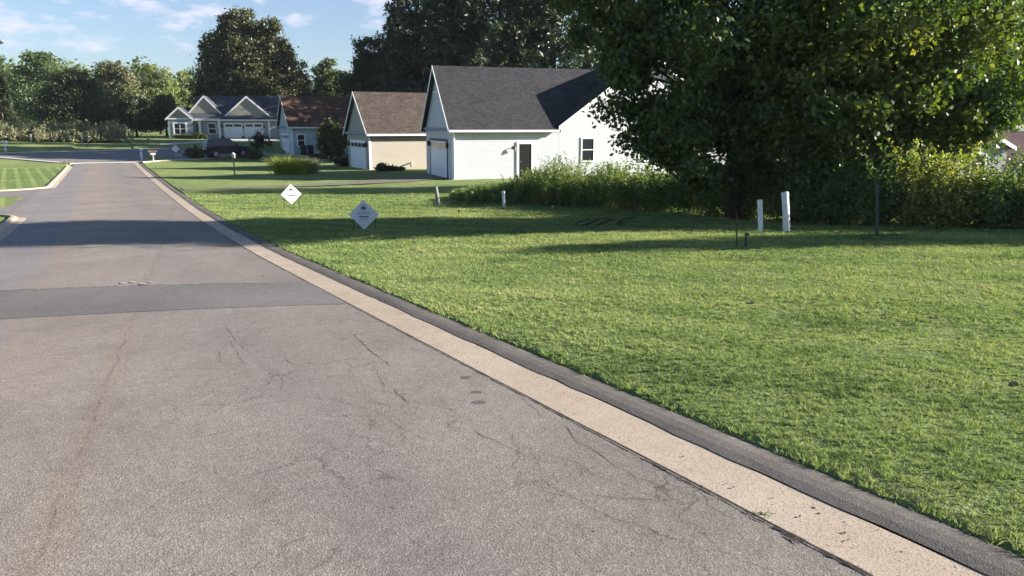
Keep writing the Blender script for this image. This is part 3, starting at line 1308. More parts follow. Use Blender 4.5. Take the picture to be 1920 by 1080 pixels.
def kerb_line(mb, pts, w, h):
    rows = []
    for i, (n, s) in enumerate(pts):
        j, k = min(i + 1, len(pts) - 1), max(i - 1, 0)
        dn, ds = pts[j][0] - pts[k][0], pts[j][1] - pts[k][1]
        L = math.hypot(dn, ds)
        un, us = -ds / L * w / 2, dn / L * w / 2
        z = float(terr(s))
        rows.append([(n + un, s + us, z - .1), (n + un, s + us, z + h), (n - un, s - us, z + h), (n - un, s - us, z - .1)])
    for r0, r1 in zip(rows[:-1], rows[1:]):
        for a in range(3):
            mb.face([r0[a], r0[a + 1], r1[a + 1], r1[a]])


g = MB()
kerb_line(g, near_l, .6, .12)
kerb_line(g, [px_sn(*p) for p in ((264, 305.5), (300, 302.5), (370, 299.5), (440, 294.5), (508, 290), (583, 294), (640, 296))], .55, .10)
kerb_line(g, far_e[1:], .5, .12)
kerb_line(g, [(EDGE_L - .3, S_END - .3), (EDGE_R + .4, S_END - .3)], .8, .052)
o = g.build('street_kerb', [M['concrete_pale']], fix=True)
o.rotation_euler = (0, 0, ROAD_AZ)
tag(o, kind='structure')
# drives
ground_patch('far_drive', [px_sn(*p) for p in ((300, 272.5), (392, 268), (470, 266), (520, 266), (520, 261), (418, 261.5), (392, 265), (300, 270))], M['concrete_pale'], .05)
ground_patch('garage_drive', [px_sn(*p) for p in ((806, 327), (850, 334), (770, 342), (600, 350), (420, 355.5), (345, 358), (338, 353), (480, 351), (560, 347.5), (680, 340), (760, 332))], M['drive'], .05)


# ------------------------------------------------------------------ grass blades
def noise2(x, y, seed, k=4.0):
    """cheap smooth value noise, 0..1"""
    rg = np.random.default_rng(seed)
    T = rg.uniform(0, 1, (256, 256))
    u, v = x * k, y * k
    i, j = np.floor(u).astype(int), np.floor(v).astype(int)
    f, g_ = u - i, v - j
    f, g_ = f * f * (3 - 2 * f), g_ * g_ * (3 - 2 * g_)
    A = T[i % 256, j % 256] * (1 - f) + T[(i + 1) % 256, j % 256] * f
    B = T[i % 256, (j + 1) % 256] * (1 - f) + T[(i + 1) % 256, (j + 1) % 256] * f
    return A * (1 - g_) + B * g_


SCUFFS = [((1405, 574), .15), ((1440, 575), .10), ((1497, 566), .13), ((1520, 573), .08), ((1635, 583), .10), ((1655, 597), .09), ((1750, 602), .12),
          ((1860, 622), .07), ((1900, 737), .10), ((1350, 652), .06), ((1210, 672), .05), ((1740, 742), .05), ((890, 421), .30), ((1690, 560), .06)]


def grass():
    rng = np.random.default_rng(3)
    n = 300000
    u = rng.uniform(0, 1, n)
    Fmin, Fmax, p = .6, 36.0, -.35           # forward distance, tufts thinning out with it
    Fd = (Fmin ** (1 + p) + u * (Fmax ** (1 + p) - Fmin ** (1 + p))) ** (1 / (1 + p))
    X = -(Fd * .78 + 1.0) + rng.uniform(0, 1, n) * (Fd * 1.98 + 6.5)     # well past both sides of the view
    s, nn = sn(X, Fd)
    edge = BERM + .02 + .05 * (noise2(s, nn * 0, 5, 1.6) - .5) + .05 * (noise2(s, nn * 0, 6, 7.0) - .5)
    keep = (nn > edge) & (s < 60)
    X, Fd, s, nn, edge = X[keep], Fd[keep], s[keep], nn[keep], edge[keep]
    ok = np.ones(len(X), bool)
    for q, rr_ in SCUFFS:
        a0, b0 = px_sn(*q)
        dd = np.hypot(nn - a0, (s - b0) * .8) * (1 + .5 * (noise2(X, Fd, 9, 9) - .5))
        ok &= (dd > rr_) | (rng.uniform(0, 1, len(X)) < .30)
    thick = noise2(X, Fd, 1, 2.2) * .5 + noise2(X, Fd, 2, 7.0) * .5
    ok &= rng.uniform(0, 1, len(X)) < np.clip(.30 + 1.5 * thick, 0, 1)
    X, Fd, s, nn, edge, thick = X[ok], Fd[ok], s[ok], nn[ok], edge[ok], thick[ok]
    m = len(X)
    big = noise2(X, Fd, 21, .55) * .55 + noise2(X, Fd, 22, 1.6) * .45
    # faint mower bands
    ba = R(-62)
    band = np.sign(np.sin((X * math.cos(ba) - Fd * math.sin(ba)) * 2 * PI / 1.15)) * .5 + .5
    tint_t = np.clip(.18 + .46 * big + .36 * (rng.uniform(0, 1, m) - .5) + .10 * (band - .5), 0, 1)
    grow = np.clip(1 + .055 * (Fd - 4), .85, 2.6)
    ht = (.017 + .026 * thick) * rng.uniform(.7, 1.3, m) * np.clip(grow, 1, 1.5)
    fringe = np.exp(-((nn - edge) / .05) ** 2)
    ht *= 1 + fringe * (.2 + 1.5 * (noise2(s, nn * 0, 12, 4.0) ** 2) * rng.uniform(.3, 1, m))
    V_all, F_all, T_all = [], [], []
    for sel, k, seg in ((Fd < 9, 8, 2), (Fd >= 9, 6, 1)):
        idx = np.repeat(np.nonzero(sel)[0], k)
        q = len(idx)
        a = rng.uniform(0, 2 * PI, q)
        ld = np.stack([np.cos(a), np.sin(a), np.zeros(q)], 1)
        r0 = rng.uniform(0, 1, q) * .016 * grow[idx]
        bx, by = X[idx] + ld[:, 0] * r0, Fd[idx] + ld[:, 1] * r0
        base = np.stack([bx, by, lawn_z(bx, by) - .004], 1)
        h = ht[idx] * rng.uniform(.55, 1.25, q)
        lean = h * rng.uniform(.35, 1.5, q)
        wid = (.0046 + .0010 * np.clip(Fd[idx] - 3, 0, 30)) * rng.uniform(.6, 1.4, q)
        V, F = ribbon_blades(rng, base, h, wid, ld, lean, seg)
        V_all.append(V)
        F_all.append(F)
        T_all.append(np.repeat(np.clip(tint_t[idx] + .16 * (rng.uniform(0, 1, q) - .5), 0, 1), 2 * seg + 1))
    V, F = join_faces(list(zip(V_all, F_all)))
    o = np_mesh('grass', V, F, M['blade'])
    at_ = o.data.attributes.new('tint', 'FLOAT', 'POINT')
    at_.data.foreach_set('value', np.concatenate(T_all).astype(np.float32))
    tag(o, 'short mown green grass of the roadside lawn', 'grass', kind='stuff')
    # bare scuffed earth showing in the lawn
    mb = MB()
    rd = random.Random(8)
    for q, rr_ in SCUFFS:
        a0, b0 = px_sn(*q)
        ring = []
        for k in range(12):
            an = 2 * PI * k / 12
            w = rr_ * rd.uniform(.25, .95)
            n1, s1 = a0 + math.cos(an) * w * .9, b0 + math.sin(an) * w * .6
            x1, y1 = xy(s1, n1)
            ring.append((x1, y1, float(lawn_z(x1, y1)) + .004))
        cx, cy = xy(b0, a0)
        c = (cx, cy, float(lawn_z(cx, cy)) + .002)
        for k in range(12):
            mb.face([c, ring[k], ring[(k + 1) % 12]])
    o = mb.build('bare_soil', M['soil'], fix=False)
    tag(o, kind='structure')


grass()

# ------------------------------------------------------------------ houses
def fbox(mb, face, plane, u0, u1, z0, z1, d0, d1, mi=0):
    """box on a wall: 'front' faces local -y at y=plane, 'left' faces local -x at x=plane; stands out from d0 to d1"""
    if face == 'front':
        mb.box(u0, u1, plane - d1, plane - d0, z0, z1, mi)
    else:
        mb.box(plane - d1, plane - d0, u0, u1, z0, z1, mi)


def window(par, face, plane, u0, u1, z0, z1, fw=.08, cross=True, vert=False, pane='glass', shutters=False, frame='trim'):
    f = MB()
    fbox(f, face, plane, u0 - fw, u0, z0 - fw, z1 + fw, 0, .05)
    fbox(f, face, plane, u1, u1 + fw, z0 - fw, z1 + fw, 0, .05)
    fbox(f, face, plane, u0, u1, z1, z1 + fw, 0, .05)
    fbox(f, face, plane, u0, u1, z0 - fw, z0, 0, .06)
    if cross:
        fbox(f, face, plane, u0, u1, (z0 + z1) / 2 - .03, (z0 + z1) / 2 + .03, .01, .04)
    if vert:
        fbox(f, face, plane, (u0 + u1) / 2 - .05, (u0 + u1) / 2 + .05, z0, z1, .01, .047)
    o = f.build('window', M[frame], par)
    g = MB()
    fbox(g, face, plane, u0, u1, z0, z1, -.02, .015)
    g.build('pane', M[pane], o)
    if shutters:
        for a in shutters:
            s = MB()
            fbox(s, face, plane, a, a + .32, z0 - .08, z1 + .08, 0, .035)
            for k in range(12):
                zz = z0 + (z1 - z0) * (k + .3) / 12
                fbox(s, face, plane, a + .04, a + .28, zz, zz + .04, .035, .045)
            s.build('shutter', M['shutter'], o)
    return o


def garage_door(par, face, plane, u0, u1, z0, z1, nwin=4, surround=.12, jamb='trim'):
    f = MB()
    rows = 4
    for r in range(rows):
        za, zb = z0 + (z1 - z0) * r / rows, z0 + (z1 - z0) * (r + 1) / rows
        fbox(f, face, plane, u0, u1, za + .006, zb - .006, -.05, .018)
        if r < rows - 1 or not nwin:
            k = max(2, int((u1 - u0) / .6))
            for i in range(k):
                a, b = u0 + (u1 - u0) * i / k, u0 + (u1 - u0) * (i + 1) / k
                fbox(f, face, plane, a + .07, b - .07, za + .09, zb - .09, .018, .026)
    o = f.build('garage_door', M['door_white'], par)
    t = MB()
    fbox(t, face, plane, u0 - surround, u0, z0, z1 + surround, 0, .04)
    fbox(t, face, plane, u1, u1 + surround, z0, z1 + surround, 0, .04)
    fbox(t, face, plane, u0, u1, z1, z1 + surround, 0, .04)
    t.build('frame', M[jamb], o)
    if nwin:
        za, zb = z0 + (z1 - z0) * .80, z1 - (z1 - z0) * .055
        for i in range(nwin):
            a, b = u0 + (u1 - u0) * i / nwin, u0 + (u1 - u0) * (i + 1) / nwin
            w = MB()
            fbox(w, face, plane, a + .10, b - .10, za, zb, .0, .028)
            w.build('pane', M['glass'], o)
    return o


def gable_x(mb, x0, x1, y0, y1, ze, rise, ov=.35, og=.25, th=.14, og1=None):
    """gable roof with its ridge along x, as two thick slopes"""
    ym = (y0 + y1) / 2
    k = rise / (ym - y0)
    ya, yb = y0 - ov, y1 + ov
    za = ze - ov * k
    zr = ze + rise
    x0 -= og
    x1 += og if og1 is None else og1
    mb.prism([(x0, ya, za), (x0, ym, zr), (x0, ym, zr + th * 1.2), (x0, ya, za + th * 1.2)], (x1 - x0, 0, 0))
    mb.prism([(x0, ym, zr), (x0, yb, za), (x0, yb, za + th * 1.2), (x0, ym, zr + th * 1.2)], (x1 - x0, 0, 0))


def gable_y(mb, x0, x1, y0, y1, ze, rise, ov=.35, og=.25, th=.14):
    xm = (x0 + x1) / 2
    k = rise / (xm - x0)
    xa, xb = x0 - ov, x1 + ov
    za = ze - ov * k
    zr = ze + rise
    y0 -= og
    y1 += og
    mb.prism([(xa, y0, za), (xm, y0, zr), (xm, y0, zr + th * 1.2), (xa, y0, za + th * 1.2)], (0, y1 - y0, 0))
    mb.prism([(xm, y0, zr), (xb, y0, za), (xb, y0, za + th * 1.2), (xm, y0, zr + th * 1.2)], (0, y1 - y0, 0))


class Rakes:
    """each barge board becomes a fascia object of its own"""
    def build(self, name, mat, parent):
        for q in self.boards:
            m = MB()
            m.prism(q[0], q[1])
            m.build(name, mat, parent)

    def __init__(self):
        self.boards = []

    def prism(self, p, e):
        self.boards.append((p, e))

    def box(self, x0, x1, y0, y1, z0, z1):
        self.boards.append(([(x0, y0, z0), (x1, y0, z0), (x1, y0, z1), (x0, y0, z1)], (0, y1 - y0, 0)))


def rake_left(mb, xp, y0, y1, ze, rise, ov, og, w=.2, th=.17):
    """white boards along the gable edges of a left-facing gable at x = xp - og"""
    ym = (y0 + y1) / 2
    k = rise / (ym - y0)
    x = xp - og - .03
    for ya in (y0 - ov, y1 + ov):
        za = ze - ov * k
        mb.prism([(x, ya, za - w * .4), (x, ya, za + th), (x, ym, ze + rise + th), (x, ym, ze + rise - w * .4)], (.027, 0, 0))


def rake_front(mb, yp, x0, x1, ze, rise, ov, og, w=.2, th=.17):
    xm = (x0 + x1) / 2
    k = rise / (xm - x0)
    y = yp - og - .03
    for xa in (x0 - ov, x1 + ov):
        za = ze - ov * k
        mb.prism([(xa, y, za - w * .4), (xa, y, za + th), (xm, y, ze + rise + th), (xm, y, ze + rise - w * .4)], (0, .027, 0))


def house_root(name, label, px, F, rz, base_py=None, z=None):
    p = on(px, F)
    return thing(name, label, 'house', (p.x, p.y, p.z if z is None else z), rz)


# ---- white house
WH_RZ = R(18)
wh = house_root('white_house', 'white sided house with charcoal gable roofs behind the weeds beside the big trees', 849, 46.0, WH_RZ)
Lg, Dg, He, Rise = 6.75, 7.9, 3.12, 3.72
xw0, xw1, Dw, RiseW = Lg + .15, Lg + 12.8, 7.0, 4.5
wb = MB()
ym = Dg / 2
wb.prism([(0, 0, -.5), (0, Dg, -.5), (0, Dg, He), (0, ym, He + Rise), (0, 0, He)], (Lg + 3, 0, 0))
xm = (xw0 + xw1) / 2
wb.prism([(xw0, -.004, -.5), (xw1, -.004, -.5), (xw1, -.004, He), (xm, -.004, He + RiseW), (xw0, -.004, He)], (0, Dw, 0))
wb.build('wall', M['siding_white'], wh)
rb = MB()
gable_x(rb, 0, xw0, 0, Dg, He, Rise, .30, .3, .14, 0)
gable_x(rb, xw0, xm, 0, Dg, He, Rise, 0, 0)
gable_y(rb, xw0, xw1, 0, Dw, He + .01, RiseW, .12, .28)
roof = rb.build('roof', M['shingle_dark'], wh)
k = Rise / ym
tb = Rakes()
rake_left(tb, 0, 0, Dg, He, Rise, .30, .3)
rake_front(tb, -.004, xw0, xw1, He + .01, RiseW, .12, .28)
tb.build('fascia', M['trim'], wh)
gb = MB()
zl = He - .30 * k
gb.box(-.30, Lg + .02, -.43, -.305, zl + .02, zl + .15)
gb.build('gutter', M['trim'], wh)
dp = MB()
dp.tube([(-.0, -.34, zl + .03), (.05, -.1, zl - .25), (.07, -.07, zl - .5), (.07, -.07, .1), (.07, -.2, .03)], .045, 8)
dp.build('downspout', M['trim'], wh)
cb = MB()
cb.box(-.03, .0, -.03, .1, -.3, He - .2)
cb.box(0.0, .1, -.035, -.004, -.3, He - .45)
cb.build('corner_board', M['trim'], wh)
# belt board and ledge on the gable end
bb = MB()
fbox(bb, 'left', 0, -.02, Dg, He - .16, He + .0, 0, .16)
bb.build('ledge', M['shutter'], wh)
bb = MB()
fbox(bb, 'left', 0, ym - 1.32, ym + 1.32, He + 2.22, He + 2.32, 0, .05)
bb.build('belt_board', M['trim'], wh)
garage_door(wh, 'left', 0, 1.45, 6.35, -.02, 2.28, 4, .15, 'navy')
for u in (1.15, 6.75):
    lb = MB()
    lb.box(-.16, 0, u - .06, u + .06, 1.9, 2.2)
    lb.tube([(-.1, u, 2.2), (-.1, u, 2.28)], [.07, .01], 8)
    lb.build('wall_lamp', M['black'], wh)
# side door, lamp and window on the long wall
dm = MB()
fbox(dm, 'front', 0, 4.23, 5.05, .05, 2.13, -.03, .02)
dr = dm.build('door', M['door_dark'], wh)
dm = MB()
fbox(dm, 'front', 0, 4.08, 4.23, 0, 2.26, 0, .06)
fbox(dm, 'front', 0, 5.05, 5.2, 0, 2.26, 0, .06)
fbox(dm, 'front', 0, 4.23, 5.05, 2.13, 2.26, 0, .06)
dm.build('frame', M['trim'], dr)
dm = MB()
dm.tube([(4.32, -.03, 1.05), (4.32, -.09, 1.05)], [.02, .035], 8)
dm.build('handle', M['galv'], dr)
lb = MB()
lb.box(3.83, 3.97, -.03, .0, 1.82, 2.0)
lb.tube([(3.9, -.03, 1.94), (3.9, -.16, 2.0), (3.9, -.2, 1.95)], .02, 6)
lb.tube([(3.9, -.2, 1.97), (3.9, -.2, 1.74)], [.04, .075], 8)
lb.build('wall_lamp', M['black'], wh)
window(wh, 'front', -.004, 8.5, 9.28, 1.05, 2.42, .09, True, False, 'glass')
window(wh, 'front', -.004, 12.6, 13.6, 1.0, 2.4, .09)
# ---- tan house
TH = house_root('tan_house', 'tan sided house with brown roof between the white house and the blue grey house', 694, 58.5, R(25))
Lt, Dt, Ht, Rt = 10.5, 7.2, 2.95, 2.95
b_ = MB()
b_.prism([(0, 0, -.5), (0, Dt, -.5), (0, Dt, Ht), (0, Dt / 2, Ht + Rt), (0, 0, Ht)], (Lt, 0, 0))
wl_ = b_.build('wall', M['siding_tan'], TH)
b_ = MB()
b_.prism([(-.035, -.02, -.4), (-.035, Dt + .02, -.4), (-.035, Dt + .02, Ht - .15), (-.035, Dt / 2, Ht + Rt - .25), (-.035, -.02, Ht - .15)], (.03, 0, 0))
b_.build('gable_cladding', M['siding_gable'], TH)
b_ = MB()
gable_x(b_, 0, Lt, 0, Dt, Ht, Rt, .42, .3)
b_.build('roof', M['shingle_brown'], TH)
b_ = Rakes()
rake_left(b_, 0, 0, Dt, Ht, Rt, .42, .3)
b_.build('fascia', M['trim'], TH)
zl = Ht - .42 * Rt / (Dt / 2)
b_ = MB()
b_.box(-.3, Lt + .3, -.55, -.425, zl + .02, zl + .16)
b_.build('gutter', M['trim'], TH)
b_ = MB()
fbox(b_, 'left', -.035, -.02, Dt, Ht - .22, Ht - .06, 0, .22)
b_.build('ledge', M['shutter'], TH)
b_ = MB()
b_.box(-.06, .0, -.045, .09, -.3, Ht - .2)
b_.box(.0, .1, -.04, -.001, -.3, zl)
b_.build('corner_board', M['trim'], TH)
garage_door(TH, 'left', -.035, 1.2, 6.0, -.02, 2.15, 4, .12)
for u in (.75, 6.4):
    lb = MB()
    lb.box(-.2, -.035, u - .07, u + .07, 1.75, 2.1)
    lb.build('wall_lamp', M['black'], TH)
b_ = MB()
b_.tube([(3.2, -.02, .5), (3.2, -.35, .55), (3.2, -.35, .2)], [.05, .08, .1], 8)
b_.build('vent_hood', M['galv'], TH)

# ---- blue grey house
BH = house_root('blue_house', 'blue grey sided house with red brown roof beyond the tan house', 548, 85, R(25))
Lb, Db, Hb, Rb_ = 13.5, 8.4, 3.15, 3.25
b_ = MB()
b_.prism([(0, 0, -.6), (0, Db, -.6), (0, Db, Hb), (0, Db / 2, Hb + Rb_), (0, 0, Hb)], (Lb, 0, 0))
b_.build('wall', M['siding_blue'], BH)
b_ = MB()
gable_x(b_, 0, Lb, 0, Db, Hb, Rb_, .4, .3)
b_.build('roof', M['shingle_red'], BH)
b_ = Rakes()
rake_left(b_, 0, 0, Db, Hb, Rb_, .4, .3)
b_.build('fascia', M['trim'], BH)
zl = Hb - .4 * Rb_ / (Db / 2)
b_ = MB()
b_.box(-.3, Lb + .3, -.53, -.405, zl + .02, zl + .17)
b_.build('gutter', M['trim'], BH)
b_ = MB()
fbox(b_, 'left', 0, -.02, Db, Hb - .2, Hb - .02, 0, .25)
b_.build('ledge', M['shutter'], BH)
b_ = MB()
b_.box(-.05, .0, -.045, .12, -.3, Hb - .1)
b_.box(.0, .22, -.04, -.001, -.3, zl)
b_.build('corner_board', M['trim'], BH)
window(BH, 'front', 0, .75, 1.45, .95, 2.15, .12)
window(BH, 'front', 0, 5.2, 6.3, .95, 2.15, .12)
garage_door(BH, 'left', 0, 1.5, 6.5, 0, 2.2, 4, .12)

# ---- far grey house facing the junction
FH = house_root('grey_house', 'grey ranch house with white twin garage doors and slate gables at the far junction', 325, 110, R(7))
W = (15.6)
He2 = 2.85
b_ = MB()
b_.box(3.3, W, .0, 9.5, -.5, He2)                 # main block
b_.box(0, 3.3, -.9, 6, -.5, He2)                  # left bay
b_.build('wall', M['siding_far'], FH)
b_ = MB()
b_.prism([(.1, -.88, He2), (3.2, -.88, He2), (1.65, -.88, He2 + 1.35)], (0, 4, 0))
b_.prism([(2.55, .9, He2 + .75), (6.9, .9, He2 + .75), (4.72, .9, He2 + 3.0)], (0, 5, 0))
b_.prism([(7.9, .4, He2 + .45), (13.7, .4, He2 + .45), (10.8, .4, He2 + 2.95)], (0, 5, 0))
b_.build('gable', M['siding_gable'], FH)
b_ = MB()
# main roof with its ridge across, and the gable roofs in front
gable_x(b_, 3.0, W, 0, 9.5, He2, 3.15, .45, .25)
gable_y(b_, 0, 3.3, -.9, 6, He2, 1.45, .25, .25, .12)
gable_y(b_, 2.5, 6.95, .95, 6, He2 + .72, 2.36, .15, .2, .12)
gable_y(b_, 7.8, 13.8, .45, 6, He2 + .42, 2.6, .15, .2, .12)
rf = b_.build('roof', M['shingle_slate'], FH)
b_ = Rakes()
rake_front(b_, -.9, 0, 3.3, He2, 1.45, .25, .25, .3, .15)
rake_front(b_, .95, 2.5, 6.95, He2 + .72, 2.36, .15, .2, .3, .15)
rake_front(b_, .45, 7.8, 13.8, He2 + .42, 2.6, .15, .2, .3, .15)
b_.box(3.4, W + .2, -.6, -.47, He2 - .33, He2 - .17)
b_.box(-.1, 3.4, -1.0, -.905, He2 - .16, He2 + .02)
b_.build('fascia', M['trim'], FH)
window(FH, 'front', -.9, .85, 2.35, .65, 2.1, .2, True, True)
b_ = MB()
for xx in (4.05, 6.75):
    b_.box(xx, xx + .3, -.42, -.12, -.3, He2 - .25)
b_.box(3.35, 7.1, -.44, -.10, He2 - .25, He2 - .05)
b_.build('porch_column', M['trim'], FH)
b_ = MB()
fbox(b_, 'front', 0, 3.5, 4.35, 0, 2.1, 0, .03)
b_.build('door', M['door_dark'], FH)
window(FH, 'front', 0, 5.3, 6.3, .7, 2.1, .1)
garage_door(FH, 'front', 0, 7.55, 10.0, -.02, 2.1, 2, .12)
garage_door(FH, 'front', 0, 10.4, 12.85, -.02, 2.1, 2, .12)
for xx in (7.25, 10.2, 13.1):
    b_ = MB()
    b_.box(xx - .1, xx + .1, -.2, 0, 1.5, 1.85)
    b_.build('wall_lamp', M['black'], FH)
b_ = MB()
b_.box(W - 1.9, W - 1.65, -.05, 0, -.3, He2 - .3)
b_.box(W - .25, W + .02, -.05, 0, -.3, He2 - .3)
b_.build('corner_board', M['trim'], FH)
# right wing with stone front
b_ = MB()
b_.box(W, W + 3.2, 1.2, 8, -.5, He2 + .2)
b_.prism([(W, 1.2, He2 + .2), (W + 3.2, 1.2, He2 + .2), (W + 1.6, 1.2, He2 + 2.5)], (0, 5, 0))
b_.build('stone_wing', M['stone'], FH)
b_ = MB()
gable_y(b_, W - .1, W + 3.3, 1.2, 8, He2 + .2, 2.4, .2, .25, .14)
b_.build('wing_roof', M['shingle_slate'], FH)
b_ = Rakes()
rake_front(b_, 1.2, W - .1, W + 3.3, He2 + .2, 2.4, .2, .25, .3, .15)
b_.build('fascia', M['trim'], FH)
window(FH, 'front', 1.2, W + .7, W + 1.6, .9, 2.0, .1)
b_ = MB()
for k, xx in enumerate((7.35, 10.2)):
    b_ = MB()
    b_.tube([(xx, -.7, -.1), (xx, -.7, .3)], [.16, .22], 10)
    o = b_.build('planter', M['greenpost'], FH)

# ---- house at the right edge, only its gable corner shows behind the trees
RH = house_root('half_hidden_house', 'pale grey house with dark maroon roof half hidden behind the hedge at the right edge', 1886, 47, R(14))
b_ = MB()
b_.prism([(-4.2, 0, -.5), (0, 0, -.5), (0, 0, 2.5), (-2.1, 0, 3.5), (-4.2, 0, 2.5)], (0, 9, 0))
b_.box(0, 9, .6, 9, -.5, 1.7)
b_.build('wall', M['siding_pale'], RH)
b_ = MB()
gable_y(b_, -4.2, 0, 0, 9, 2.5, 1.0, .35, .3, .14)
gable_x(b_, .1, 9, .6, 9, 1.7, 1.55, .5, .2, .14, .2)
b_.build('roof', M['shingle_maroon'], RH)
b_ = Rakes()
rake_front(b_, 0, -4.2, 0, 2.5, 1.0, .35, .3)
b_.build('fascia', M['trim'], RH)
window(RH, 'front', 0, -2.6, -1.6, 1.0, 2.0, .09)
RH.location.z -= .8

# ------------------------------------------------------------------ yard signs
def yard_sign(label, px, F, half, top_py, rz, lean=0, printed=True):
    p = on(px, F)
    root = thing('yard_sign', label, 'sign', p, rz, 'white diamond yard signs along the road')
    topz = at(px, top_py, F).z - p.z
    cz = topz - half
    m = MB()
    pts = [(0, 0, cz - half), (half, 0, cz), (0, 0, cz + half), (-half, 0, cz)]
    m.prism([(x, -.006, z) for x, y, z in pts], (0, .012, 0))
    pn = m.build('panel', M['sign'], root)
    if printed:
        r = half
        m = MB()
        for k in range(20):                               # ring of the round emblem
            a0, a1 = 2 * PI * k / 20, 2 * PI * (k + 1) / 20
            c = (0, cz + .47 * r)
            ro, ri = .22 * r, .17 * r
            m.prism([(c[0] + ri * math.cos(a0), -.009, c[1] + ri * math.sin(a0)), (c[0] + ro * math.cos(a0), -.009, c[1] + ro * math.sin(a0)),
                     (c[0] + ro * math.cos(a1), -.009, c[1] + ro * math.sin(a1)), (c[0] + ri * math.cos(a1), -.009, c[1] + ri * math.sin(a1))], (0, .004, 0))
        m.build('emblem_ring', M['ink'], pn)
        rr = random.Random(int(px))
        m = MB()
        for zrow, wrow, hrow in ((.18, .40, .075), (.06, .42, .08), (-.26, .34, .05), (-.36, .30, .05)):
            x = -wrow
            while x < wrow:                               # rows of small lettering too small to read
                w = rr.uniform(.03, .075)
                m.box(x * r, min(x + w, wrow) * r, -.009, -.005, cz + (zrow - hrow / 2) * r, cz + (zrow + hrow / 2) * r)
                x += w + .022
            m.build('lettering', M['ink'], pn)
            m = MB()
        m.prism([(-.12 * r, -.010, cz + .37 * r), (.12 * r, -.010, cz + .37 * r), (.13 * r, -.010, cz + .49 * r), (0, -.010, cz + .58 * r), (-.13 * r, -.010, cz + .49 * r)], (0, .005, 0))
        m.build('emblem', M['ink_dark'], pn)
        m = MB()
        x = -.30
        while x < .30:
            w = rr.uniform(.04, .07)
            m.box(x * r, (x + w) * r, -.010, -.005, cz - .17 * r, cz - .08 * r)
            x += w + .012
        m.build('lettering', M['ink_dark'], pn)
    for sx in (-1, 1):
        m = MB()
        m.tube([(sx * half * .72, .012, -.15), (sx * half * .72, .012, cz - half * .1)], .011, 6)
        m.build('leg', M['black'], root)
    m = MB()
    m.tube([(-half * .72, .012, cz - half * .3), (half * .72, .012, cz - half * .3)], .006, 6)
    m.build('crossbar', M['black'], root)
    return root


yard_sign('white diamond yard sign with round emblem standing in tree shade on the lawn', 678, 19.2, .385, 374.5, R(6))
yard_sign('sunlit blank looking white diamond yard sign on lawn beside the drive', 542, 27.4, .37, 345, R(26))
yard_sign('small white diamond yard sign far off before the grey house', 331, 77, .40, 271.5, R(6), printed=False)


# ------------------------------------------------------------------ pipes, posts and stakes
def pipe(label, px, base_py, top_py, r, top_px=None, mat='pvc', cap=False, group='white utility pipes in the lawn', name='utility_pipe', cat='pipe', hollow=True):
    p = gp(px, base_py)
    root_loc = Vector((p.x, p.y, float(lawn_z(p.x, p.y))))
    t = at(top_px if top_px else px, top_py, p.y) - root_loc
    root = thing(name, label, cat, root_loc, 0, group)
    m = MB()
    m.tube([(0, 0, -.2), tuple(t * .5), tuple(t)], r, 20)
    if hollow:
        m.tube([tuple(t * 1.0 + Vector((0, 0, .001))), tuple(t + Vector((0, 0, .004)))], r * .86, 20, 1)
    m.build('pipe', [M[mat], M['black']], root, smooth=False)
    m = MB()
    m.tube([tuple(t * .90), tuple(t * .985)], r * 1.07, 20)
    m.build('collar', M[mat], root)
    return root


pipe('shorter white pipe in sun left of the tall white pipe near the hedge', 1427, 437, 374, .056, 1424.5)
pipe('tall thick white pipe standing before the dark hedge', 1476, 436, 360, .077, 1471.5)
pipe('small white pipe in front of the sunny weeds', 945.5, 390, 358, .055, 943.5)
pipe('grey weathered pipe leaning left at the start of the weeds', 823, 386, 350, .07, 816.5, 'greypvc')


def post(name, label, px, base_py, top_py, w, mat, cat='post', top_px=None, kind='tube'):
    p = gp(px, base_py)
    loc = Vector((p.x, p.y, float(lawn_z(p.x, p.y))))
    t = at(top_px if top_px else px, top_py, p.y) - loc
    root = thing(name, label, cat, loc)
    m = MB()
    if kind == 'tpost':
        for a, b in (((-w / 2, -.006), (w / 2, .0)), ((-.006, 0), (.006, w * .8))):
            m.hexa([(a[0], a[1], -.2), (b[0], a[1], -.2), (b[0], b[1], -.2), (a[0], b[1], -.2),
                    (a[0] + t.x, a[1], t.z), (b[0] + t.x, a[1], t.z), (b[0] + t.x, b[1], t.z), (a[0] + t.x, b[1], t.z)])
        for k in range(int(t.z / .06)):
            z = .08 + k * .06
            xx = t.x * z / t.z
            m.box(xx - .014, xx + .014, -.014, -.006, z, z + .02)
    else:
        m.tube([(0, 0, -.2), tuple(t * .5), tuple(t)], [w / 2, w / 2, w / 2 * .9], 8)
        m.tube([tuple(t), tuple(t * 1.015)], [w / 2 * .9, w / 4], 8)
    m.build('stake', M[mat], root)
    return root


post('fence_post', 'grey steel fence post standing before the hedge right of the pipes', 1645, 446, 346, .07, 'greypost', kind='tpost')
post('rusty_stake', 'thin rusty steel rod standing upright left of the white pipes', 1382, 466, 398, .028, 'rust', 'stake', 1380.5)
o = post('stub_post', 'short dark stub beside the thin rusty rod', 1398.5, 467, 443, .05, 'greenpost', 'stake')
m = MB()
z = .26
m.tube([(0, 0, .21), (0, 0, .25)], [.04, .045], 10)
m.build('cap', M['greenpost'], o)
o = post('marker_stake', 'tiny dark stake in the sunny lawn below the leaning grey pipe', 859, 406, 396, .03, 'wood', 'stake', 861)
m = MB()
m.box(.0, .07, -.006, .006, .14, .2)
m.build('flag', M['greenpost'], o)
o = post('stub_marker', 'tiny pale marker stub at the foot of the weeds', 1037, 394, 387, .06, 'wood', 'stake')
m = MB()
m.tube([(0, 0, .1), (0, 0, .14)], .038, 8)
m.build('cap', M['pvc'], o)

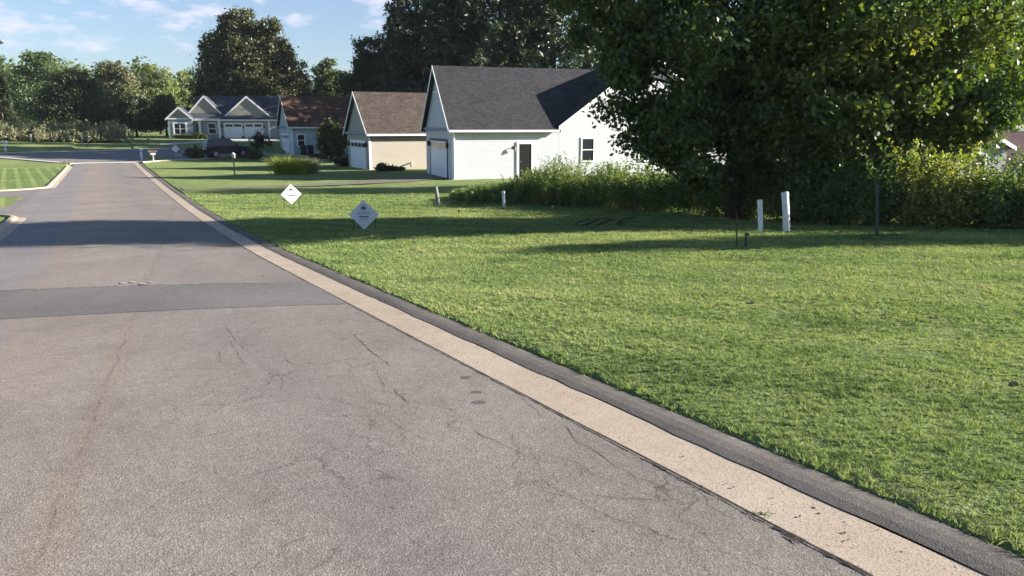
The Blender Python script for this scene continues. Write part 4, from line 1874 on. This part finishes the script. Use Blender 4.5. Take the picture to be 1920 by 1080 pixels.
# fallen twigs lying on the shaded lawn
p = gp(1122, 424)
tw = thing('twig_pile', 'dark fallen twigs lying on the shaded lawn under the big tree', 'branch', (p.x, p.y, float(lawn_z(p.x, p.y))))
rr = random.Random(4)
for k in range(9):
    m = MB()
    x, y = rr.uniform(-.7, .6), rr.uniform(-.3, .3)
    a = rr.uniform(-.5, .9)
    L = rr.uniform(.35, .9)
    m.tube([(x, y, .02), (x + L * .5 * math.cos(a), y + L * .3 * math.sin(a), .10 + rr.uniform(0, .12)), (x + L * math.cos(a), y + L * .6 * math.sin(a), .05 + rr.uniform(0, .3))], [.016, .012, .005], 6)
    m.build('twig', M['bark_dark'], tw, fix=False)


# a sprout in the joint of the gutter, and bits of dead leaf
p = gp(1432, 966)
sp_ = thing('weed_sprout', 'small green weed sprouting in the joint between road and gutter', 'weed', p)
rs = np.random.default_rng(77)
nb_ = 16
V, F = ribbon_blades(rs, np.stack([rs.normal(size=nb_) * .02, rs.normal(size=nb_) * .012, np.zeros(nb_)], 1), rs.uniform(.012, .04, nb_), np.full(nb_, .009),
                     unit(np.concatenate([rs.normal(size=(nb_, 2)), np.zeros((nb_, 1))], 1)), rs.uniform(.01, .045, nb_), 3)
np_mesh('leaves', V, F, M['leaf_weed'], sp_)


def leaf_bit(px, py, L, label, mat, group, dz):
    p = gp(px, py)
    rd = random.Random(px * 7 + py)
    a = rd.uniform(0, PI)
    mb = MB()
    ring = []
    for k in range(9):
        an = 2 * PI * k / 9
        w = L * .5 * rd.uniform(.55, 1.0)
        x, y = math.cos(an) * w, math.sin(an) * w * .6
        ring.append((x * math.cos(a) - y * math.sin(a), x * math.sin(a) + y * math.cos(a), rd.uniform(.0, L * .18)))
    mb.prism(ring, (0, 0, .0012))
    o = mb.build('fallen_leaf', mat)
    n_, s_ = px_sn(px, py)
    o.location = (p.x, p.y, p.z + dz)
    tag(o, label, 'leaf', group)


for q in ((1362, 911), (1375, 918), (1448, 938), (1525, 957), (1535, 968), (1499, 973), (1582, 984), (1590, 1017), (1583, 1004), (1281, 860), (1316, 915), (1690, 1040)):
    leaf_bit(q[0], q[1], .022 if q[0] % 2 else .014, 'dark bit of dead leaf lying on the tan concrete gutter', M['bark_dark'], 'dead leaf bits on the gutter', .012)
leaf_bit(897, 585, .10, 'pale dry leaf lying on the lawn beyond the tar spots', M['chips'], None, .045)

# ------------------------------------------------------------------ mailboxes and slim posts
def mailbox(label, px, F, h, rz=0, wood='wood', box='galv', tube=False, blen=.5):
    p = on(px, F)
    root = thing('mailbox', label, 'mailbox', p, rz, 'mailboxes beside the streets')
    m = MB()
    m.box(-.05, .05, -.05, .05, -.2, h - .26)
    m.box(-.22, .22, -.06, .06, h - .30, h - .25)
    m.build('post', M[wood], root)
    m = MB()
    pts = [(-.10, h - .25), (.10, h - .25), (.10, h - .12)] + [(.10 * math.cos(a), h - .12 + .10 * math.sin(a)) for a in np.linspace(.3, PI - .3, 7)] + [(-.10, h - .12)]
    m.prism([(-blen / 2, y, z) for y, z in pts], (blen, 0, 0))
    b = m.build('box', M[box], root)
    m = MB()
    m.box(.05, .07, -.115, -.10, h - .15, h + .05)
    m.build('flag', M['lamp_red'], b)
    m = MB()
    m.prism([(-blen / 2 - .015, y * 1.04, h - .18 + (z - h + .18) * 1.04) for y, z in pts], (.014, 0, 0))
    m.build('door', M[box], b)
    if tube:
        m = MB()
        m.tube([(-.22, -.02, h - .42), (.22, -.02, h - .42)], .08, 10)
        m.build('newspaper_tube', M['pvc'], root)
    return root


mailbox('brown mailbox with newspaper tube at the right corner of the junction', 288, 73, 1.15, R(20), 'bark_pale', 'wood', True, .75)
mailbox('dark mailbox on a pale post before the tall pale grass', 63, 92, 1.35, R(10), 'bark_pale', 'black', False, .6)
mailbox('pale mailbox at the left edge beside the street kerb', 13, 79, 1.15, R(-10), 'pvc', 'pvc', False, .5)
p = on(438, 51)
lp = thing('birdhouse_post', 'slim dark post with a small pale box on top in the sunny lawn', 'post', p)
m = MB()
m.tube([(0, 0, -.2), (0, 0, 1.2)], .045, 8)
m.build('post', M['wood'], lp)
m = MB()
m.box(-.09, .09, -.09, .09, 1.2, 1.45)
b = m.build('box', M['bark_pale'], lp)
m = MB()
m.prism([(-.13, -.12, 1.45), (.13, -.12, 1.45), (0, -.12, 1.58)], (0, .24, 0))
m.build('roof', M['pvc'], b)
p = on(539, 62)
lp = thing('thin_pole', 'thin pale pole with white top behind the yellow ornamental grass', 'post', p)
m = MB()
m.tube([(0, 0, -.2), (0, 0, 1.25)], .035, 8)
m.build('pole', M['bark_pale'], lp)
m = MB()
m.tube([(0, 0, 1.25), (0, 0, 1.5), (0, 0, 1.56)], [.07, .07, .02], 10)
m.build('cap', M['pvc'], lp)
p = on(266, 75)
lp = thing('marker_post', 'white marker post at the far right corner of the junction', 'post', p)
m = MB()
m.tube([(0, 0, -.2), (0, 0, 1.05), (0, 0, 1.1)], [.11, .11, .06], 12)
m.build('post', M['pvc'], lp)
m = MB()
m.tube([(0, 0, .8), (0, 0, .92)], .115, 12)
m.build('band', M['shutter'], lp)

# wheeled bins beside the blue grey house
def bin_(label, loc, rz):
    root = thing('wheeled_bin', label, 'bin', loc, rz, 'dark wheeled bins beside the blue grey house')
    m = MB()
    m.hexa([(-.24, -.26, .06), (.24, -.26, .06), (.24, .26, .06), (-.24, .26, .06), (-.30, -.34, .98), (.30, -.34, .98), (.30, .36, .98), (-.30, .36, .98)])
    m.build('body', M['black'], root, .02)
    m = MB()
    m.hexa([(-.32, -.37, .985), (.32, -.37, .985), (.32, .38, .985), (-.32, .38, .985), (-.28, -.33, 1.05), (.28, -.33, 1.05), (.28, .36, 1.1), (-.28, .36, 1.1)])
    m.build('lid', M['black'], root)
    for sx in (-1, 1):
        m = MB()
        m.tube([(sx * .24, .3, .12), (sx * .30, .3, .12)], .12, 14)
        m.build('wheel', M['tyre'], root)
    return root


q = BH.matrix_world
def hl(root, x, y):
    c, s_ = math.cos(root.rotation_euler.z), math.sin(root.rotation_euler.z)
    X, Y = root.location.x + c * x - s_ * y, root.location.y + s_ * x + c * y
    return Vector((X, Y, gz(X, Y)))


bin_('dark wheeled bin left of its twin under the blue house window', hl(BH, 1.15, -.8), R(25))
bin_('dark wheeled bin right of its twin under the blue house window', hl(BH, 1.95, -.8), R(22))

# ------------------------------------------------------------------ parked SUV
def suv(loc, rz):
    root = thing('parked_suv', 'dark blue SUV parked in the shade before the grey house garage', 'car', loc, rz)
    W_ = .92
    prof = [(-2.3, .38), (-2.32, .75), (-2.25, 1.02), (-1.0, 1.08), (.95, 1.10), (1.9, 1.02), (2.25, .92), (2.33, .62), (2.28, .36)]
    m = MB()
    secs = []
    for y, dz, sh in ((-W_, -.03, .985), (-W_ * .93, .0, 1.0), (W_ * .93, .0, 1.0), (W_, -.03, .985)):
        secs.append([(x * sh, y, z + (dz if z > .8 else 0)) for x, z in prof])
    n = len(prof)
    for a, b in zip(secs[:-1], secs[1:]):
        for i in range(n):
            j = (i + 1) % n
            m.face([a[i], a[j], b[j], b[i]])
    m.face(secs[0][::-1])
    m.face(secs[-1])
    body = m.build('body', M['paint_car'], root, .03)
    m = MB()
    bot = [(-2.2, 1.02), (.95, 1.07)]
    m.hexa([(-2.22, -.86, 1.0), (1.05, -.86, 1.05), (1.05, .86, 1.05), (-2.22, .86, 1.0),
            (-1.95, -.68, 1.70), (.15, -.68, 1.74), (.15, .68, 1.74), (-1.95, .68, 1.70)])
    cab = m.build('cabin', M['paint_car'], root, .05)
    def quad_panel(name, a, b, c, d, nrm, parent, mat='glass'):
        mm = MB()
        nn = Vector(nrm).normalized() * .012
        P = [Vector(t) + nn for t in (a, b, c, d)]
        mm.prism([tuple(t) for t in P], tuple(nn * .5))
        return mm.build(name, M[mat], parent)
    for sy in (-1, 1):
        def pt(t, u):   # t along the car 0..1, u up 0..1 on the cabin side
            x0, x1 = -2.22 + 3.27 * t, -1.95 + 2.1 * t
            return (x0 + (x1 - x0) * u, sy * (.86 - .18 * u), 1.02 + .03 * t + (.69) * u)
        for t0, t1 in ((.06, .32), (.36, .64), (.68, .93)):
            quad_panel('window', pt(t0, .14), pt(t1, .14), pt(t1, .86), pt(t0, .86), (0, sy, .26), cab)
    quad_panel('windscreen', (1.0, -.74, 1.14), (1.0, .74, 1.14), (.24, .62, 1.68), (.24, -.62, 1.68), (.6, 0, .8), cab)
    quad_panel('rear_window', (-2.19, -.72, 1.12), (-2.19, .72, 1.12), (-1.99, .62, 1.62), (-1.99, -.62, 1.62), (-1, 0, .3), cab)
    for x in (-1.42, 1.42):
        for sy in (-1, 1):
            m = MB()
            m.tube([(x, sy * .72, .36), (x, sy * .95, .36)], .36, 20)
            wl2 = m.build('wheel', M['tyre'], root)
            m = MB()
            m.tube([(x, sy * .95, .36), (x, sy * .965, .36)], [.24, .2], 16)
            m.build('rim', M['rim'], wl2)
    for sy in (-1, 1):
        m = MB()
        m.box(2.16, 2.31, sy * .60 - .18, sy * .60 + .18, .78, .92)
        m.build('headlight', M['lamp_clear'], root)
        m = MB()
        m.box(-2.33, -2.22, sy * .74 - .12, sy * .74 + .12, .80, 1.04)
        m.build('tail_light', M['lamp_red'], root)
        m = MB()
        m.box(.72, .88, sy * .88, sy * 1.06, 1.08, 1.24)
        m.build('mirror', M['paint_car'], root)
    m = MB()
    m.box(2.28, 2.345, -.42, .42, .52, .76)
    m.build('grille', M['black'], root)
    return root


p = on(426, 79)
cr = suv((p.x, p.y, p.z + .05), R(40))
cr.scale = (1, 1, 1.13)

# ------------------------------------------------------------------ trees
# two big trees on the right behind the hedge; lobes are metres from the trunk foot
b1 = on(1395, 20.3)
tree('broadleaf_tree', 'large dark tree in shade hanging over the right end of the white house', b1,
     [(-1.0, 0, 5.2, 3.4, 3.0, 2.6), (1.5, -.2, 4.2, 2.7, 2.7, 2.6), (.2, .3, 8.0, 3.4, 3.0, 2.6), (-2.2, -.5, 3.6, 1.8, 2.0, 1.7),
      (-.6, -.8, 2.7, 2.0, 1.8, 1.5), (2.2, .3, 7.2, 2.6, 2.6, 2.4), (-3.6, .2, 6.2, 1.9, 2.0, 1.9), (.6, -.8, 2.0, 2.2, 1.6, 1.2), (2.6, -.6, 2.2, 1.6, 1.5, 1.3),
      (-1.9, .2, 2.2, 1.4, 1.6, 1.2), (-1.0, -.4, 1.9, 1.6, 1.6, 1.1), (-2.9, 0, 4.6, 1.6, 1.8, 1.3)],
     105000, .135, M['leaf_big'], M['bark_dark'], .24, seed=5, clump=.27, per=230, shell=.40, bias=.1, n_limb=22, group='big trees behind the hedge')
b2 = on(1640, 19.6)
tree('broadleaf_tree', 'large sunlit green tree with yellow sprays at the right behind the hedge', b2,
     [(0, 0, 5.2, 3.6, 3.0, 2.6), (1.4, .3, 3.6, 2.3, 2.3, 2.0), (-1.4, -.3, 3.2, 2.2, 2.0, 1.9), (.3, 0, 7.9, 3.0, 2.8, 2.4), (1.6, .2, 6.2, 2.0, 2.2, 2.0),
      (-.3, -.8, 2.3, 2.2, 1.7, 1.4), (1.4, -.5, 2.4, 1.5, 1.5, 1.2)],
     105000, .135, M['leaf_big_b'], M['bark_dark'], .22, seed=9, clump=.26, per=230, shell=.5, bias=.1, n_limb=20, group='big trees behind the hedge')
b3 = on(1925, 37)
tree('broadleaf_tree', 'bright green tree at the far right edge behind the half hidden house', b3,
     [(0, 0, 7.5, 3.6, 3.2, 3.6), (-1.3, 0, 4.6, 2.2, 2.2, 1.8), (1.5, .5, 5.0, 2.6, 2.4, 2.2), (0, 0, 11, 2.6, 2.6, 2.4)],
     26000, .24, M['leaf_big_b'], M['bark'], .25, seed=12, clump=.34, per=50, n_limb=14, group='big trees behind the hedge')

# pines and spruces behind the white house
pines = [(790, 78, 24, 5.6, 1), (850, 72, 26, 5.4, 2), (905, 70, 25, 5.0, 3), (965, 74, 27, 5.6, 4), (1035, 71, 25, 5.4, 5), (1100, 78, 26, 6.0, 6),
         (755, 90, 22, 5.0, 7), (880, 92, 27, 6.0, 8), (1000, 95, 28, 6.5, 9), (1160, 86, 24, 6, 10), (815, 109, 25, 6.5, 11), (940, 84, 26, 5.6, 12), (850, 115, 26, 6.5, 13), (890, 121, 26, 6.5, 14)]
lab = ['tall dark pine nearest the left edge of the pine group', 'tall dark pine rising right behind the peak of the white gable',
       'tall dark pine above the left half of the charcoal roof', 'tall dark pine above the middle of the charcoal roof',
       'tall gappy dark pine above the right half of the charcoal roof', 'tall dark pine half behind the big shaded tree']
protos = []
for i, (px, F, H, Rb, sd_) in enumerate(pines):
    F += 6
    if i < 4:
        c = conifer('pine_tree', lab[i] if i < 6 else '', on(px, F), H, Rb, 1.2, M['needle'], M['bark_dark'], 30 + sd_, 15000, .62, 'dark pines behind the white house', 1, 0, .62, .10 + .12 * (i == 3))
        protos.append(c)
    else:
        src = protos[i % 4]
        c = copy_thing(src, on(px, F), i * 1.3, H / 25.0, lab[i] if i < 6 else 'tall dark pine standing deep in the pine group behind other pines')

# background broadleaf trees, crown outlines in metres
def bgtree(label, px, F, top_py, w_px, mat, seed, n=9000, leaf=.5, low=.12, lob=None, group='trees in the distance', bark='bark', clump=.32, squash=.8, name='broadleaf_tree', shell=.45, per=90):
    b = on(px, F)
    H = at(px, top_py, F).z - b.z
    Wd = w_px / FPX * F
    rng = np.random.default_rng(seed)
    if lob is None:
        lob = []
        k = 8
        for i in range(k):
            t = i / (k - 1)
            ang = rng.uniform(0, 2 * PI)
            rr_ = Wd * .5 * (.80 - .45 * abs(t - .45))
            off = Wd * .5 * (.42 - .36 * t)
            zc = H * (low + .12 + (.86 - low - .18) * t)
            lob.append((off * math.cos(ang), off * math.sin(ang) * squash, zc, rr_, rr_ * squash, max(H * .15, rr_ * .7)))
    else:
        lob = [(x * Wd / 2, y * Wd / 2, z * H, rx * Wd / 2, rx * Wd / 2 * squash, rz_ * H) for x, y, z, rx, rz_ in lob]
    return tree(name, label, b, lob, int(n * 2.6), leaf * .58, mat, M[bark], .02 * H + .08, seed=seed, group=group, clump=clump, per=per, n_limb=10, trunk_top=H * .7, shell=shell)


bgtree('huge dense round dark tree rising behind the grey house', 483, 128, 9, 205, M['leaf_huge'], 41, 50000, .72,
       lob=[(-.12, 0, .80, .36, .19), (.35, 0, .72, .36, .19), (-.45, 0, .60, .42, .22), (.05, .1, .55, .6, .28), (.55, 0, .47, .42, .22), (-.55, -.1, .36, .42, .22),
            (.1, -.2, .30, .65, .22), (.68, .1, .27, .34, .16), (-.30, .1, .74, .30, .16), (-.75, 0, .30, .22, .13), (-.1, 0, .62, .5, .2), (.2, .1, .38, .7, .25)], clump=.30, shell=.55)
bgtree('rounded mid green tree just right of the huge dark tree', 620, 132, 97, 78, M['leaf_mid'], 42, 8000, .55)
bgtree('feathery dark green tree left of the pine group', 705, 98, 52, 120, M['leaf_dark'], 43, 14000, .5)
bgtree('dark green tree in the gap behind the tan house roof', 655, 110, 120, 80, M['leaf_dark'], 44, 8000, .5)
bgtree('dark bushy tree behind the tan and white houses', 760, 84, 80, 110, M['leaf_dark'], 45, 10000, .5)
bgtree('tall airy green tree at the left of the tree line', 92, 172, 92, 130, M['leaf_mid'], 46, 14000, .75,
       lob=[(-.1, 0, .80, .30, .18), (.2, 0, .84, .22, .14), (-.35, 0, .6, .4, .2), (.3, .1, .58, .45, .22), (0, 0, .38, .7, .25), (.6, 0, .4, .3, .18), (-.6, 0, .4, .3, .18)], clump=.4)
bgtree('broad dark tree in shade in front of the left tree line', 150, 128, 136, 150, M['leaf_dark'], 47, 15000, .6, .05)
bgtree('olive brown tree with thin wispy top in the left tree line', 232, 150, 104, 105, M['leaf_olive'], 48, 14000, .6,
       lob=[(.15, 0, .92, .10, .10), (-.2, 0, .72, .42, .2), (.25, 0, .68, .42, .22), (-.3, 0, .45, .55, .22), (.3, 0, .45, .6, .22), (0, 0, .28, .6, .16)], clump=.42)
bgtree('pale green sunlit tree left of the huge dark tree', 308, 158, 116, 95, M['leaf_pale'], 49, 12000, .62)
bgtree('pale green tree standing against the left side of the huge dark tree', 356, 165, 128, 75, M['leaf_pale'], 50, 8000, .65)
bgtree('dark low tree on a short trunk by the sunny field left of the grey house', 262, 122, 178, 90, M['leaf_dark'], 51, 9000, .5, .28)
bgtree('dark tree close beside the left gable of the grey house', 318, 126, 170, 60, M['leaf_mid'], 52, 7000, .5, .18)
bgtree('mid green tree at the back of the left tree line', 180, 185, 118, 110, M['leaf_mid'], 53, 9000, .8)
bgtree('mid green tree at the left end of the tree line', 30, 190, 116, 110, M['leaf_mid'], 54, 9000, .8)
bgtree('mid green tree low against the foot of the huge dark tree', 400, 140, 136, 70, M['leaf_mid'], 55, 7000, .6)
conifer('evergreen_tree', 'dense dark evergreen with browning tips at the left edge', on(16, 103), 9.8, 3.3, .3, M['leaf_edge'], M['bark'], 56, 16000, .34,
        'trees in the distance', 1, 0, .62, 0)
# young tree in front of the blue grey house
bgtree('small dark leafy tree in front of the blue grey house', 622, 74, 216, 62, M['leaf_dark'], 57, 9000, .26, .05,
       lob=[(.15, 0, .82, .4, .18), (-.3, 0, .6, .5, .2), (.35, 0, .55, .55, .22), (-.1, .1, .35, .75, .22), (.4, 0, .28, .45, .16)], clump=.36, group=None)
# staked saplings on the far verge
for px, lb_ in ((157, 'left one of two thin pale saplings on the far verge'), (170, 'right one of two thin pale saplings on the far verge')):
    b = on(px, 92)
    tree('sapling', lb_, b, [(0, 0, 1.9, .45, .45, .6), (.1, 0, 2.4, .3, .3, .4)], 700, .2, M['leaf_tall'], M['bark_pale'], .07, seed=px, n_limb=5, per=20, trunk_top=1.9, group='saplings on the far verge')

# right-hand trees further back closing the view between and behind the big trees
for i, (px, F, top, w, mt, lb_) in enumerate([(1250, 92, -30, 330, 'leaf_dark', 'dark tree closing the view behind the gable of the white house'),
                                              (1480, 90, -30, 330, 'leaf_dark', 'dark tree seen through gaps behind the big shaded tree'),
                                              (1720, 88, 40, 300, 'leaf_mid', 'green tree seen through gaps behind the sunlit tree')]):
    bgtree(lb_, px, F, top, w, M[mt], 70 + i, 16000, .5, .05, group='trees behind the big trees')

# far wood along the horizon: one mass
def far_wood():
    rng = np.random.default_rng(80)
    lob = []
    for i in range(150):
        az = R(rng.uniform(-50, 42))
        d = rng.uniform(235, 330)
        x, y = d * math.sin(az), d * math.cos(az)
        h = rng.uniform(17, 26)
        r = rng.uniform(5, 9)
        lob.append((x, y, h * .5, r, r, h * .52))
    P, out, C = crown_points(rng, lob, 42000, .32, 30, .5)
    P[:, 2] = np.abs(P[:, 2])
    V, F = leaf_quads(rng, P, 1.5, out, .5)
    o = np_mesh('far_wood', V, F, M['leaf_mid'])
    tag(o, 'distant belt of woodland along the horizon', 'woodland', kind='stuff')


far_wood()

# ------------------------------------------------------------------ hedge, weeds and garden plants
G_W = 'sunlit tall weeds in front of the white house'
weeds = [(868, 383, 18, 20, 'dull low weeds beside the leaning grey pipe'), (905, 386, 26, 26, 'brownish low weeds left of the small white pipe'),
         (958, 389, 42, 30, 'weeds right behind the small white pipe below the dark door'), (1003, 390, 56, 40, 'bright weeds right of the dark side door'),
         (1048, 392, 74, 40, 'tallest bright feathery weeds left below the house window'), (1098, 393, 60, 40, 'bright weeds right below the house window'),
         (1142, 395, 70, 42, 'bushy yellow green weeds at the right end before the dark hedge')]
for i, (px, by, hp, wp, lb_) in enumerate(weeds):
    p = gp(px, by - 4)
    h = hp / 1432 * p.y
    weed_clump('weed_clump', lb_, (p.x, p.y + .5, float(lawn_z(p.x, p.y))), wp / 1400 * p.y, .6, h * (1.2 + .2 * math.sin(i * 2.2)), 110, M['leaf_weed'], 100 + i, G_W, 0, .16, 34, blades=420)
    q = copy_thing(bpy.data.objects[-1] if False else [o for o in bpy.data.objects if o.get('label') == lb_][0], (p.x + .3, p.y + 1.9, float(lawn_z(p.x, p.y + 1.9))), 2.1 + i, 1.05, 'back row: ' + lb_)
G_H = 'hedge shrubs along the back of the lawn'
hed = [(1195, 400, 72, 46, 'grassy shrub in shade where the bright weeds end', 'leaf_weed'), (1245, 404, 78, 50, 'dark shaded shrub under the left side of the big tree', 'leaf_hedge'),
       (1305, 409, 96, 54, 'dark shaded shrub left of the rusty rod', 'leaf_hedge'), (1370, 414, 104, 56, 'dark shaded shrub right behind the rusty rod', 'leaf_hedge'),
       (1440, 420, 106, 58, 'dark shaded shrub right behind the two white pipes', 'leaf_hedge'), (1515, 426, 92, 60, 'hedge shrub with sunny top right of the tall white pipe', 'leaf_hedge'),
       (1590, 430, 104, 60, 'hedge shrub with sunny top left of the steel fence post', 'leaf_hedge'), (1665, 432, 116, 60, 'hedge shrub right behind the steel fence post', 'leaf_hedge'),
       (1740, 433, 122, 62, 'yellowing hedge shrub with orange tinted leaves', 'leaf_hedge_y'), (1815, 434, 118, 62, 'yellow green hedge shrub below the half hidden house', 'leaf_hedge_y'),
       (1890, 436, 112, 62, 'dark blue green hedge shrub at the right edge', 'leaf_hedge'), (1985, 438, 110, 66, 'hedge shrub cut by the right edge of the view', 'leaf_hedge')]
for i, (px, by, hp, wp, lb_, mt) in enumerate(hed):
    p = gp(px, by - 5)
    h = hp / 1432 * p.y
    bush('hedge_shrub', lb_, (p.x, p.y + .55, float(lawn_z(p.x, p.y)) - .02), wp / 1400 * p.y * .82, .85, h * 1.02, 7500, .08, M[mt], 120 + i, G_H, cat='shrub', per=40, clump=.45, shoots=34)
# a tree out of view to the right throws the shade on the right end of the lawn
tree('broadleaf_tree', 'tree beyond the right edge of the view shading the lawn', (24, 14.0, gz(24, 14.0)),
     [(0, 0, 4.4, 2.6, 1.0, 1.8), (2.0, .2, 6.2, 2.4, .9, 2.0), (-2.0, 0, 3.2, 1.8, 1.0, 1.4), (-3.2, .3, 1.8, 1.2, .9, 1.2)], 14000, .22, M['leaf_mid'], M['bark'], .16, seed=91, n_limb=8, per=60)
# yellow green ornamental grass by the drive
for i, (px, by, w, h, lb_) in enumerate([(532, 330, 1.0, 1.05, 'bright yellow green ornamental grass clump by the drive, left of its neighbour'),
                                         (562, 330, .9, .95, 'yellow green ornamental grass clump by the drive, in the middle'),
                                         (583, 329, .7, .9, 'duller tan ornamental grass clump by the drive, on the right')]):
    p = gp(px, by - 2)
    grass_tuft('ornamental_grass', lb_, p, w, .9, h * 1.35, 1100, M['leaf_grassy' if i < 2 else 'leaf_tall'], 140 + i, 'ornamental grass clumps by the drive', .028, arch=.75)
# dark shrubs about the far houses
for i, (px, F, rx, h, mt, lb_) in enumerate([(366, 77, .85, 1.45, 'leaf_dark', 'round dark green shrub right of the small far yard sign'),
                                             (478, 78, .9, 1.4, 'leaf_dark', 'dark shrub right beside the parked car'),
                                             (490, 92, 1.3, 2.3, 'leaf_burg', 'dark reddish shrub before the right garage door of the grey house'),
                                             (349, 108, 1.7, .8, 'leaf_dark', 'low dark shrub under the grey house bay window'),
                                             (376, 107, 1.2, 1.0, 'leaf_dark', 'low dark shrub beside the grey house porch column'),
                                             (655, 66, 1.2, 1.0, 'leaf_dark', 'low dark shrub left of the tan house garage door'),
                                             (735, 57, .8, .4, 'leaf_dark', 'low green plants along the tan house wall'),
                                             (715, 56.6, .25, .75, 'leaf_dark', 'small upright plant against the tan wall'),
                                             (597, 80, .8, .5, 'leaf_dark', 'low dark plants under the blue house wall')]):
    bush('garden_shrub', lb_, on(px, F), rx, .8, h, 2200, .16, M[mt], 160 + i, 'garden shrubs by the houses', cat='shrub', per=30)
# tall pale grass across the junction
for i in range(9):
    px = 12 + i * 25
    b = on(px, 95 + (i % 3) * 1.5)
    weed_clump('tall_grass', 'clump of tall pale dry grass along the far side of the street', b, 2.6, 1.6, 2.3 + .5 * math.sin(i * 1.7), 190, M['leaf_tall'], 180 + i, 'tall pale grass clumps across the junction', 0, .42, 16, 'tall grass')

# ------------------------------------------------------------------ evening air
hz = MB()
hz.box(-700, 700, -330, 760, -4.5, 52)
ho = hz.build('haze', bpy.data.materials.new('haze'))
hm = ho.data.materials[0]
hm.use_nodes = True
ht = hm.node_tree
ht.nodes.clear()
hout = ht.nodes.new('ShaderNodeOutputMaterial')
hv = ht.nodes.new('ShaderNodeVolumePrincipled')
hv.inputs['Color'].default_value = (.80, .88, 1.0, 1)
hv.inputs['Density'].default_value = .00012
hv.inputs['Anisotropy'].default_value = .2
ht.links.new(hv.outputs[0], hout.inputs['Volume'])
tag(ho, 'thin pale evening haze over the street', 'haze', kind='stuff')
